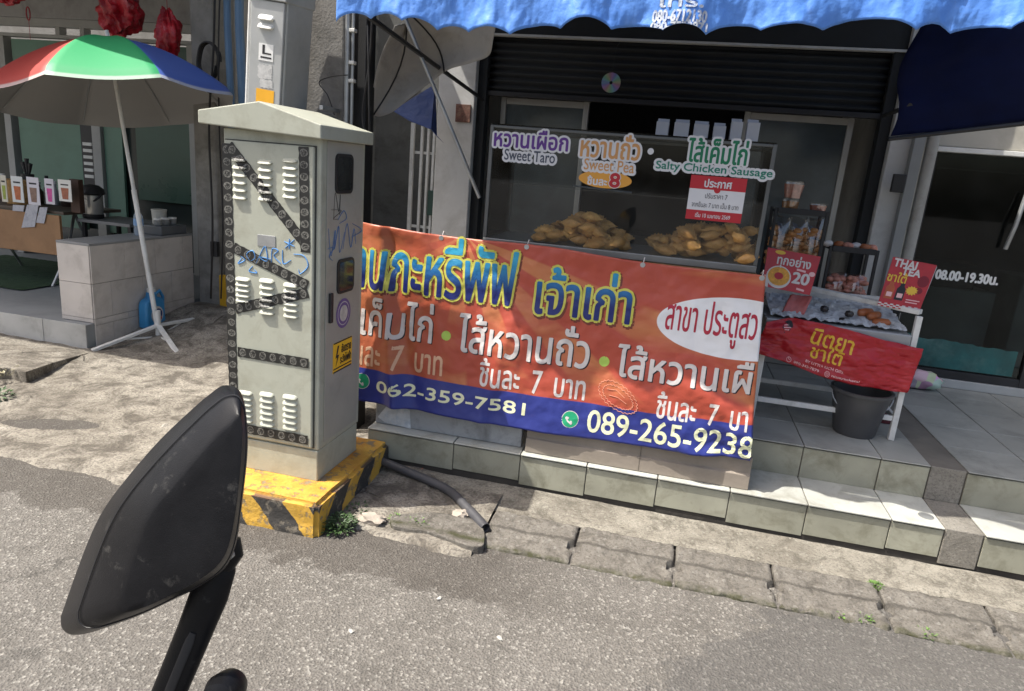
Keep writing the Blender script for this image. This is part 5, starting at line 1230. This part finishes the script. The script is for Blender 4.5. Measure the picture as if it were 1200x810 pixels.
b = MB(); b.tube([mid-(tip-foot)*.01, tip+UN*.03], .013, 14); obj('upper_pole', b, mWhitePaint, um, smooth=True)
st_ = thing('umbrella_stand', (-3.6, 4.15, .0), 'white steel tripod stand holding the colourful umbrella', 'umbrella stand')
COL.objects.unlink(st_); bpy.data.objects.remove(st_)
legs = [at(108, 411, z=.012), at(208, 414, z=.012), Vector((-3.55, 4.55, .115))]
c0 = Vector((-3.60, 4.15, .13)); b = MB(); b.tube([(-3.60, 4.15, .02), (-3.603, 4.151, .24)], .021, 12); obj('socket', b, mWhitePaint, um, smooth=True)
for q in legs:
    b = MB(); d = (q-c0); n_ = d.cross(Vector((0, 0, 1))).normalized()*.016; up_ = n_.cross(d).normalized()*.010
    b.loft([[p+n_+up_, p-n_+up_, p-n_-up_, p+n_-up_] for p in (c0, q)]); obj('foot', b, mWhitePaint, um, bevel=.002)
    b = MB(); b.tube([Vector((-3.60, 4.15, .04)), c0.lerp(q, .5)-Vector((0, 0, .012))], .008, 6); obj('brace', b, mWhitePaint, um)

# --- jug at the wall
jg = at(168, 388, z=.05); jx = -3.79; jy = 4.16
ju = thing('jug', (jx+.03, jy+.06, .055), 'light blue plastic jug with a label leaning against the low wall', 'jug')
prof = [(-.13, .0), (-.14, .02), (-.135, .17), (-.115, .215), (-.03, .235), (-.02, .275), (.03, .275), (.035, .235), (.10, .225), (.135, .18), (.14, .02), (.13, 0)]
zb = .062
def jp(a, z, x): 
    return Vector((jx+x-(.0), jy+.14+a*.72, zb+z))
mJug = M('blue_jug', lin('3f8fc4'), .35, .08, 6, .04)
b = MB(); b.loft([[jp(a, z, -.03) for a, z in prof], [jp(a*1.0, z, .05) for a, z in prof]]); jb = obj('body', b, mJug, ju, bevel=.022, seg=4, smooth=True)
b = MB(); b.tube([jp(.06, .245, .01), jp(.12, .27, .01), jp(.165, .22, .01), jp(.16, .13, .01), jp(.125, .09, .01)], .012, 10); obj('handle', b, mJug, ju, smooth=True)
b = MB(); b.tube([jp(.004, .27, .01), jp(.004, .30, .01)], .03, 16); obj('cap', b, mWhitePaint, ju, bevel=.002)
def jl(cu, cz, ru, rz, m, x, nm): 
    b = MB(); b.prism([jp(cu+ru*math.cos(2*PI*k/26), cz+rz*math.sin(2*PI*k/26), x) for k in range(26)], (.0008, 0, 0)); obj(nm, b, m, jb)
jl(.01, .10, .085, .065, mBWhite, .0508, 'label'); jl(.02, .105, .06, .042, M('navy_print', lin('27386f'), .5), .0518, 'label_mark'); jl(.04, .07, .03, .018, mRed, .0528, 'label_mark')

# --- tables and things on them
tb = thing('folding_table', (-5.4, 4.85, .18), 'folding table with a plywood front panel at the left edge', 'table')
b = MB(); b.box((-6.3, 4.6, .79), (-4.84, 5.2, .815)); obj('top', b, M('table_top', (.10,.075,.055), .5, .2, 4, .05), tb, bevel=.004)
mPlyW = M('ply_front', lin('a17a55'), .6, .16, 3, .1, 60, dirt='7d5a3a', damt=.5, dscale=4)
b = MB(); b.box((-6.3, 4.575, .46), (-4.86, 4.598, .785)); obj('front_panel', b, mPlyW, tb, bevel=.002)
for x in (-5.95, -5.02):
    for s in (-1, 1):
        b = MB(); b.tube([(x, 4.88+s*.0, .78), (x+.02, 4.88-s*.12, .45), (x+.03*s, 4.88-s*.30, .19)], .012, 8); obj('leg', b, mGalv, tb, smooth=True)
b = MB(); b.tube([(-5.95, 4.86, .5), (-5.02, 4.86, .5)], .009, 8); obj('stretcher', b, mGalv, tb, smooth=True)
tf = [((0, 205), (10, 237), 'd8d2c0', '9aa84a', 'white menu card with a green drink picture, cut by the left edge'), ((12.6, 206), (29, 238), 'dfe2df', 'b8683e', 'white menu card with an orange drink picture in the row'), ((31, 207), (48, 241), 'd9d6dc', '8a6f60', 'white menu card with a brown drink picture, middle of the row'), ((52, 209), (65, 240), 'd6d3da', 'd0559a', 'white menu card with a pink drink picture'), ((68, 210), (85, 237), 'e8e6df', 'a9674c', 'white framed card with a brown picture at the right end of the row')]
for p0, p1, c0_, c1_, lab in tf:
    a, c = at(*p0, y=4.57), at(*p1, y=4.57); g_ = thing('menu_card', ((a.x+c.x)/2, 4.57, c.z), lab, 'menu card', 'menu cards along the folding table')
    b = MB(); b.box((a.x, 4.566, c.z), (c.x, 4.57, a.z)); sh_ = obj('sheet', b, M('card_'+c0_, lin(c0_), .4, .05, 9, 0), g_)
    w_, h_ = c.x-a.x, a.z-c.z; mp = M('pic_'+c1_, lin(c1_), .5, .3, 30, 0)
    b = MB(); b.prism([(a.x+w_*u, 4.5655, c.z+h_*v) for u, v in ((.28, .10), (.72, .10), (.80, .62), (.20, .62))], (0, -.0008, 0)); obj('drink_picture', b, mp, sh_)
    b = MB(); b.box((a.x+w_*.2, 4.5648, c.z+h_*.74), (a.x+w_*.8, 4.5656, c.z+h_*.80)); obj('title_bar', b, mInk, sh_)
for poly_, lab in ((((32, 240), (45.5, 240), (41, 266), (25.5, 267)), 'white leaflet hanging askew over the plywood front'), (((47, 243), (56, 243), (52, 262), (42.5, 261)), 'greyer leaflet hanging beside the white one'), (((15.5, 240), (29, 241), (27.5, 248), (15, 247)), 'small white price tag at the top of the plywood front')):
    b = MB(); P_ = [at(*p, y=4.568) for p in poly_]; b.prism(P_, (0, -.003, 0)); o = tag(obj('leaflet', b, M('leaflet', (.5,.5,.53), .5, .1, 20, 0, dirt='6b6c80', damt=.7, dscale=20)), lab, 'leaflet')
a, c = at(84, 210, y=4.64), at(94, 247, y=4.64); b = MB(); b.box((a.x-.03, 4.64, .816), (c.x, 4.69, a.z)); bx_ = tag(obj('brown_box', b, M('brown_box', (.07,.035,.022), .6, .2, 8, .1), bevel=.004), 'dark brown box on the table beside the flask', 'box')
a, c = at(0, 198, y=4.75), at(32, 206, y=4.75); b = MB(); L = []
for r_, z in ((.85, .82), (1, .92), (1.03, 1.02)):
    L.append([Vector(((a.x+c.x)/2+.14*r_*math.cos(2*PI*k/28), 4.8+.11*r_*math.sin(2*PI*k/28), z)) for k in range(28)])
b.loft(L); tag(obj('basket', b, M('wicker', lin('a5814f'), .8, .3, 60, .8, 50), smooth=True, ang=40), 'yellowish basket behind the menu cards on the folding table', 'basket')
b = MB(); q = at(32, 204, y=4.9); b.lathe([(.045, -.12), (.05, .0)], q, 18); uh = thing('utensil_pot', (q.x, q.y, q.z-.12), 'black pot of dark utensils behind the menu cards', 'pot'); obj('pot', b, mBlack, uh, smooth=True, ang=40)
for dx, dz in ((-.03, .10), (.005, .13), (.035, .09)):
    b = MB(); b.tube([q+Vector((dx*.5, 0, -.02)), q+Vector((dx*1.2, 0, dz))], [.006, .018], 8); obj('utensil', b, mBlack, uh, smooth=True)
t2 = thing('flask_table', (-4.6, 4.95, .18), 'small grey topped table holding the flask beside the low wall', 'table')
b = MB(); b.box((-4.83, 4.72, .735), (-4.32, 5.15, .76)); obj('top', b, M('grey_top', (.2,.2,.2), .5, .1, 5, .05), t2, bevel=.003)
for x in (-4.81, -4.36):
    for y in (4.74, 5.10): b = MB(); b.box((x, y, .18), (x+.028, y+.028, .735)); obj('leg', b, mDarkMetal, t2)
b = MB(); b.box((-4.78, 4.77, .46), (-4.365, 5.1, .48)); obj('shelf', b, mDarkIn, t2)
q = at(109, 248, y=4.86); zb = .761
fl = thing('flask', (q.x, 4.86, zb), 'steel electric flask with a black domed lid and carrying handle', 'flask')
b = MB(); b.lathe([(.078, .0), (.082, .01), (.082, .03), (.078, .034)], (q.x, 4.86, zb), 28); obj('base', b, mBlack, fl, smooth=True, ang=40)
b = MB(); b.lathe([(.075, .034), (.08, .05), (.08, .19), (.07, .20)], (q.x, 4.86, zb), 28); obj('body', b, M('brushed_steel', (.52,.52,.5), .3, .06, 8, .03, metal=.6), fl, smooth=True, ang=40)
b = MB(); b.lathe([(.088, .192), (.10, .205), (.092, .24), (.055, .27), (.01, .278)], (q.x, 4.86, zb), 28); obj('lid', b, mBlack, fl, smooth=True, ang=50)
b = MB(); b.tube([Vector((q.x+.095*math.cos(a), 4.86-.095*math.sin(a)*.6, zb+.205-.075*math.sin(a))) for a in [PI*k/14 for k in range(15)]], .009, 8); obj('handle', b, mBlack, fl, smooth=True)
for k, (px, h, r_, col, lab) in enumerate(((3, .20, .035, '6d4a34', 'brown syrup bottle at the left edge behind the menu cards'), (14, .15, .04, '8a8f5a', 'olive jar behind the basket on the folding table'), (44, .16, .035, '54402f', 'dark brown jar right of the utensil pot'), (54, .22, .028, '9aa39a', 'pale slim bottle behind the pink menu card'), (63, .18, .03, 'a9acaa', 'pale slim bottle behind the right end menu card'), (76, .12, .05, '3c3028', 'dark squat jar beside the brown box'))):
    q = at(px, 205, y=5.0); g_ = thing('syrup_bottle', (q.x, 5.0, .816), lab, 'bottle'); b = MB(); b.lathe([(r_*.95, 0), (r_, .008), (r_, h*.62), (r_*.45, h*.8), (r_*.42, h)], (q.x, 5.0, .816), 18); obj('bottle', b, M('syrup_'+col, lin(col), .3, .2, 8, 0), g_, smooth=True, ang=50); b = MB(); b.lathe([(r_*.5, h+.0005), (r_*.5, h+.025)], (q.x, 5.0, .816), 14); obj('cap', b, mBlack if k % 2 else mWhitePaint, g_)
# bottle, trays and jars on the low wall
q = at(139, 277, y=4.2); bx, by, zb = -3.965, 4.42, .7305
wbt = thing('water_bottle', (bx, by, zb), 'clear plastic water bottle standing on the low wall', 'bottle')
t = NT('pet_plastic'); t.b.inputs['Base Color'].default_value = (.55,.66,.78,1); t.b.inputs['Roughness'].default_value = .1; t.b.inputs['Alpha'].default_value = .38; mPet = t.m
b = MB(); b.lathe([(.03, 0), (.034, .006), (.034, .05), (.031, .06), (.034, .07), (.034, .13), (.03, .15), (.014, .18), (.013, .195)], (bx, by, zb), 22); obj('bottle', b, mPet, wbt, smooth=True, ang=50)
b = MB(); b.lathe([(.0345, .075), (.0345, .125)], (bx, by, zb), 22, cap=False); obj('label', b, M('blue_label', lin('7ba0c8'), .5), wbt); b = MB(); b.lathe([(.0145, .19), (.0145, .208)], (bx, by, zb), 16); obj('cap', b, mWhitePaint, wbt)
b = MB(); b.box((-4.05, 4.52, .7305), (-3.85, 4.80, .80)); tr_ = tag(obj('steel_tray', b, M('tray_grey', (.12,.13,.14), .4, .12, 6, .05, metal=.3), bevel=.006), 'grey steel box tray on the end of the low wall', 'tray')
jl_ = ['squat jar at the near end of the grey tray', 'squat jar in the middle of the grey tray', 'squat jar at the far end of the grey tray']
for k, y in enumerate((4.57, 4.65, 4.73)):
    g_ = thing('jar', (-3.92, y, .801), jl_[k], 'jar', 'jars on the grey tray'); b = MB(); b.lathe([(.026, 0), (.03, .006), (.03, .038), (.026, .042)], (-3.92, y, .801), 18); obj('glass', b, M('jar_grey', (.22,.23,.23), .25, .2, 9, 0), g_, smooth=True, ang=40); b = MB(); b.lathe([(.03, .0425), (.03, .055), (.002, .056)], (-3.92, y, .801), 18); obj('lid', b, mWhitePaint, g_)
q = Vector((-3.90, 4.805, .7305)); b = MB(); b.lathe([(.05, 0), (.055, .10), (.058, .102), (.058, .112), (.002, .112)], (-4.0, 4.68, .801), 20); tag(obj('plastic_tub', b, M('tub_white', (.42,.42,.38), .5, .08, 8, .03), smooth=True, ang=40), 'whitish plastic tub behind the jars on the grey tray', 'tub')
# turf mat, yellow board
b = MB(); b.grid(60, 40, lambda u, v: Vector((-6.6+u*1.55, 4.35+v*1.2, .186+.004*fbm(u*40, v*40)))); tag(obj('turf_mat', b, M('turf', (.018,.05,.018), .95, .4, 60, 1.0, 120)), 'dark green artificial turf mat under the folding table', 'mat')
b = MB(); b.box((-3.58, 4.82, .12), (-3.50, 4.86, .42)); yb = tag(obj('yellow_board', b, M('yellow_plastic', lin('c79a22'), .5, .12, 8, .05), bevel=.01), 'yellow plastic piece leaning behind the left edge of the cabinet', 'board')
# red bags
mRedBag = NT('red_plastic'); mRedBag.l(mRedBag.ramp(mRedBag.noise(mRedBag.obj(), 9, 5, .6), (.35, lin('8e1420')), (.6, lin('c92a38')), (.72, lin('e58a90'))), mRedBag.b.inputs['Base Color']); mRedBag.b.inputs['Roughness'].default_value = .3; mRedBag.bump(mRedBag.noise(mRedBag.obj(), 22, 4), .8, .02); mRedBag = mRedBag.m
for k, (px, py, r_, sq, lab) in enumerate(((140, 12, .17, (.95, .8, 1.05), 'large crumpled red and pink plastic bag hanging above the umbrella'), (197, 38, .12, (.85, .7, 1.5), 'smaller plain red bag hanging right of the large one'), (10, -6, .10, (1.1, .8, .7), 'red bag cut off by the top left corner'))):
    c_ = at(px, py, y=4.9); bm = lump(c_, r_, 50+k, sq, .38, 4)
    for v in bm.verts:
        d = v.co-c_; s_ = .55+.45*smooth(r_*sq[2], -r_*sq[2]*.2, d.z) if k == 1 else 1
        v.co = c_+Vector((d.x*s_, d.y*s_, d.z))
        a = math.atan2(d.y, d.x); v.co += Vector((math.cos(a), math.sin(a), 0))*.018*math.sin(a*9+d.z*20)*(1 if k != 1 else .5)
    g_ = thing('plastic_bag', c_, lab, 'bag', 'red bags hanging in front of the left shop'); obj('bag', bm, mRedBag, g_, smooth=True, ang=50)
    b = MB(); b.tube([c_+Vector((0, 0, r_*.7)), Vector((c_.x, c_.y, 2.75))], .0025, 5); obj('string', b, M('red_string', lin('a03038'), .6), g_)
c_ = at(33, 16, y=4.9); b = MB(); b.tube([c_+Vector((.018*math.cos(a), 0, .05*math.sin(a))) for a in [2*PI*k/18 for k in range(19)]], .005, 6); b.tube([c_+Vector((0, 0, -.05)), c_+Vector((0, 0, -.2))], .002, 5); tag(obj('red_loop', b, M('red_string', lin('a03038'), .6)), 'thin red loop of string hanging left of the umbrella top', 'string')

# ================================================================== FOREGROUND: STREET BITS
def leafy(c, r, n, size, seed, m, label, cat='weed', name='weed', up_=.7, stems=True):
    rr = random.Random(seed); g_ = thing(name, c, label, cat); b = MB(); s_ = MB(); c = Vector(c)
    for k in range(n):
        a = rr.uniform(0, 2*PI); q = math.sqrt(rr.random())*r; h = rr.uniform(.15, 1)*up_*r*(1-.5*q/r); p = c+Vector((q*math.cos(a), q*math.sin(a), h))
        d = Vector((math.cos(a+rr.uniform(-.8, .8)), math.sin(a+rr.uniform(-.8, .8)), rr.uniform(-.2, .8))).normalized(); w = d.cross(Vector((0, 0, 1))).normalized(); L = size*rr.uniform(.6, 1.2); n_ = w.cross(d)
        b.bm.faces.new([b.bm.verts.new(x) for x in (p, p+d*L*.4+w*L*.26+n_*.1*L, p+d*L, p+d*L*.4-w*L*.26+n_*.1*L)])
        if stems and k % 3 == 0: s_.tube([c+Vector((q*.3*math.cos(a), q*.3*math.sin(a), 0)), p], .0012, 4)
    obj('leaves', b, m, g_, flip=False)
    if stems: obj('stems', s_, m, g_)
def mat_leaf(name, c):
    t = NT(name); r = t.island(); t.l(t.ramp(r, (.0, tuple(x*.55 for x in c)), (1, tuple(min(1, x*1.5) for x in c))), t.b.inputs['Base Color']); t.b.inputs['Roughness'].default_value = .5; t.b.inputs['Transmission Weight'].default_value = 0; return t.m
mLeafD = mat_leaf('weed_leaf', (.045,.085,.028)); mMoss = mat_leaf('moss', (.10,.19,.035)); mDry = mat_leaf('dry_leaf', (.22,.2,.12))
leafy(at(396, 620, z=.0), .066, 300, .021, 1, mLeafD, 'clump of dark green weeds at the right corner of the striped plinth', up_=1.0)
leafy(at(420, 600, z=.0), .05, 110, .02, 2, mLeafD, 'smaller weed trailing along the shaded side of the plinth')
leafy(at(492, 616, z=.01), .05, 170, .014, 3, mMoss, 'bright green weed tuft in the crack left of the pipe end')
leafy(at(468, 612, z=.01), .045, 80, .012, 12, mMoss, 'thin weed tuft in the crack nearest the plinth')
leafy(at(1026, 688, z=.02), .028, 260, .009, 4, mMoss, 'bright moss cushion in the joint between two drain slabs', 'moss', 'moss', .6, False)
for k, (px, py, r_, n_) in enumerate(((1012, 726, .03, 60), (985, 722, .02, 40), (1085, 745, .03, 40), (845, 695, .02, 30))):
    leafy(at(px, py, z=.0), r_, n_, .012, 20+k, mMoss, ('grass tuft at the road edge below the moss cushion', 'thin grass tuft left of the one below the moss', 'grass tuft at the road edge of the last full slab', 'sparse grass in the road edge below the third slab')[k], 'grass tuft', 'grass_tuft')
leafy(at(-2, 470, z=.0)+Vector((0, .0, 0)), .07, 60, .035, 5, mLeafD, 'broad leaved weed growing by the broken slab at the left edge', up_=1.0); leafy(at(6, 440, z=.05), .06, 26, .04, 6, mDry, 'dry greyish weed on the broken edge of the raised slab', up_=.9)
# ribbed drain pipe and rubble
b = MB(); P_ = bez([at(436, 536, z=.075), at(478, 553, z=.06), at(523, 573, z=.045), at(547, 595, z=.04), at(569, 619, z=.03)], 26); R_ = [.0185+.0004*math.sin(i*.9) for i in range(len(P_))]
for i in range(len(P_)-22, len(P_)): R_[i] = .0195
b.tube(P_, R_, 14, cap=False); dp = tag(obj('drain_hose', b, M('grey_hose', (.06,.06,.066), .5, .2, 12, .1, dirt='4a4846', damt=.5, dscale=14), smooth=True, ang=40, solid=.003), 'grey plastic drain hose lying from behind the cabinet to the gutter slabs', 'hose')
mRub = M('rubble', (.40,.35,.29), .9, .25, 12, .7, 60, dirt='5b5145', damt=.6, dscale=9)
def stone(px, py, r_, sq, seed, label, m=None, rz=0):
    c = at(px, py, z=.012); bm = lump((0, 0, 0), r_, seed, sq, .5, 3); o = obj('stone', bm, m or mRub, smooth=True, ang=40); o.location = c+Vector((0, 0, -r_*sq[2]*.45)); o.rotation_euler = (0, 0, rz); tag(o, label, 'stone')
stone(435, 612, .045, (1.3, .6, .5), 1, 'pale flat stone near the weeds at the plinth corner'); stone(541, 607, .033, (1.1, .9, .7), 2, 'pale rounded stone lying against the hose')
def flat_lump(pts, z0, z1, name, label, cat, m, seed=0):
    b = MB(); P_ = [at(*p, z=z1) for p in pts]; P_ = [p for i, p in enumerate(P_)]
    top = [p+Vector((.006*nz(i*3.1, seed), .006*nz(i*2.3, seed+5), .003*nz(i*1.9, seed))) for i, p in enumerate(bez(P_+[P_[0]], 5)[:-1])]
    b.loft([[Vector((p.x, p.y, z0)) for p in top], top]); return tag(obj(name, b, m, bevel=.005), label, cat)
flat_lump([(458, 604), (505, 600), (560, 610), (567, 634), (555, 640), (505, 624), (462, 616)], -.02, .034, 'broken_slab', 'broken piece of concrete between the weeds and the first drain slab', 'slab', mSlab, 2)
a = at(487, 548, z=.035); b = MB(); b.prism([a+Vector(p) for p in ((-.035, -.012, 0), (.03, -.02, 0), (.04, .012, 0), (-.022, .02, 0))], (0, 0, .0015)); tag(obj('litter', b, M('litter_red', lin('c56a58'), .7, .15, 40, 0)), 'scrap of faded red paper beside the hose', 'litter')
rr = random.Random(5); mFl = M('pale_chip', (.42,.41,.375), .8, .1, 9, .2)
for k, (px, py) in enumerate(((515, 702), (411, 740), (586, 749))):
    c = at(px, py, z=.001); bm = lump((0, 0, 0), .006+.003*rr.random(), k, (1.5, .8, .25), .5, 2); o = obj('stone_chip', bm, mFl, smooth=True, ang=40); o.location = c+Vector((0, 0, .001)); o.rotation_euler = (0, 0, rr.uniform(0, 6)); tag(o, 'small pale stone chip lying on the open asphalt', 'stone chip', 'pale chips on the asphalt')

# ================================================================== MOTORCYCLE MIRROR
mMir = NT('mirror_shell'); v = mMir.obj(); cc_ = mMir.ramp(mMir.noise(v, 30, 5, .7), (.3, (.006,.006,.007)), (.75, (.012,.012,.0135)))
cc_ = mMir.mix(mMir.ramp(mMir.noise(v, 38, 6, .75, .4), (.60, 0.0), (.72, .28)), cc_, (.14,.135,.125)); mMir.l(cc_, mMir.b.inputs['Base Color']); mMir.b.inputs['Roughness'].default_value = .36; mMir.b.inputs['Specular IOR Level'].default_value = .22
mMir.bump(mMir.noise(v, 900, 2), .35, .0006); mMir = mMir.m
O_ = [(71,723),(72,735),(80,743),(92,744),(111,740),(162,722),(205,702),(237,686),(263,667),(277,637),(284.5,585),(290,533),(289.7,497),(285.5,468),(277,454.5),(261,452),(246,462),(228,477),(186,517),(144,566),(118,603),(97,650)]
I_ = [(142,700),(142,708),(143,712),(146,715),(152,716),(176,709),(209,693),(236,678),(258,659),(270,632),(278,585),(283,533),(284,503),(282,489),(278,487),(270,497),(256,509),(240,526),(206,566),(176,602),(164,630),(152,665)]
def up2(P_, n=4):
    return [(q.x, q.y) for q in bez([Vector((*p, 0)) for p in P_+[P_[0]]], n)[:-1]]
O_, I_ = up2(O_), up2(I_)
def lerp2(a, c, k): return (a[0]+(c[0]-a[0])*k, a[1]+(c[1]-a[1])*k)
cen = (225, 590)
loops = [[at(*lerp2(p, cen, .03), d=.665) for p in O_], [at(*p, d=.645) for p in O_], [at(*lerp2(p, cen, .004), d=.632) for p in O_], [at(*lerp2(o, i, .30), d=.606) for o, i in zip(O_, I_)], [at(*lerp2(o, i, .42), d=.600) for o, i in zip(O_, I_)], [at(*lerp2(o, i, .90), d=.5875) for o, i in zip(O_, I_)], [at(*lerp2(o, i, 1.0), d=.586) for o, i in zip(O_, I_)], [at(*lerp2(i, cen, .08), d=.5855) for i in I_], [at(*lerp2(i, cen, .5), d=.586) for i in I_]]
mc = at(200, 640, d=.62); mt = thing('motorcycle_mirror', (at(190, 830, d=.64)), 'black motorcycle mirror seen from behind in the near left foreground', 'mirror')
b = MB(); b.loft(loops, False, False); c_ = b.bm.verts.new(at(*cen, d=.5865)); b.bm.verts.ensure_lookup_table()
n = len(O_); last = b.bm.verts[8*n:9*n]
for i in range(n): b.bm.faces.new((last[i], last[(i+1) % n], c_))
shell = obj('shell', b, mMir, mt, smooth=True, ang=50)
b = MB(); b.loft([[at(*lerp2(p, cen, .055), d=.6655) for p in O_], [at(*lerp2(p, cen, .055), d=.663) for p in O_]]); t = NT('mirror_glass'); t.b.inputs['Metallic'].default_value = 1; t.b.inputs['Base Color'].default_value = (.8,.8,.8,1); t.b.inputs['Roughness'].default_value = .02; obj('glass', b, t.m, mt)
def flat_tube(pts, rad, asp, d):
    b = MB(); L = []
    P_ = [at(px, py, d=dd) for px, py, dd in pts]; X_ = Vector(AX[0]); Z_ = Vector(AX[2])
    for i, p in enumerate(P_):
        d_ = (P_[min(i+1, len(P_)-1)]-P_[max(i-1, 0)]).normalized(); w = d_.cross(Z_).normalized(); L.append([p+w*rad[i]*math.cos(2*PI*k/18)+Z_*rad[i]*asp*math.sin(2*PI*k/18) for k in range(18)])
    b.loft(L); return b
obj('stem', flat_tube([(262, 640, .655), (258, 665, .655), (246, 695, .655), (228, 740, .655), (205, 795, .655), (182, 850, .655), (160, 905, .655)], [.010, .0155, .0185, .0172, .0165, .0162, .016], .55, .65), mMir, mt, smooth=True, ang=60)
obj('stem_groove', flat_tube([(226, 742, .6453), (222, 752, .6453), (200, 806, .6453), (185, 842, .6453)], [.003, .0045, .0045, .003], .25, .65), mBlack, mt, smooth=True)
b = MB(); sl = [at(*lerp2(lerp2(o, i, .30), cen, -.004), d=.6045) for o, i in zip(O_, I_)]; b.tube(sl+[sl[0]], .0006, 5); obj('seam', b, mBlack, mt)
b = MB(); b.lathe([(.0065, -.004), (.0065, .003), (.002, .0035)], at(266, 650, d=.637), 6, tuple(-AX[2])); obj('bolt', b, mGalv, mt, bevel=.0006)
obj('pivot_boot', flat_tube([(268, 632, .650), (270, 648, .652), (262, 664, .654)], [.011, .0125, .010], .8, .65), mMir, mt, smooth=True)
b = MB(); kc = at(263, 812, d=.62); b.lathe([(.004, -.02), (.015, -.016), (.0185, 0), (.015, .014), (.004, .018)], kc, 22, tuple(-AX[2])); obj('lever_end', b, mMir, mt, smooth=True, ang=50)
b = MB(); b.tube([kc, at(255, 850, d=.63), at(200, 890, d=.65), at(160, 905, d=.655)], .012, 10); obj('lever', b, mBlack, mt, smooth=True)
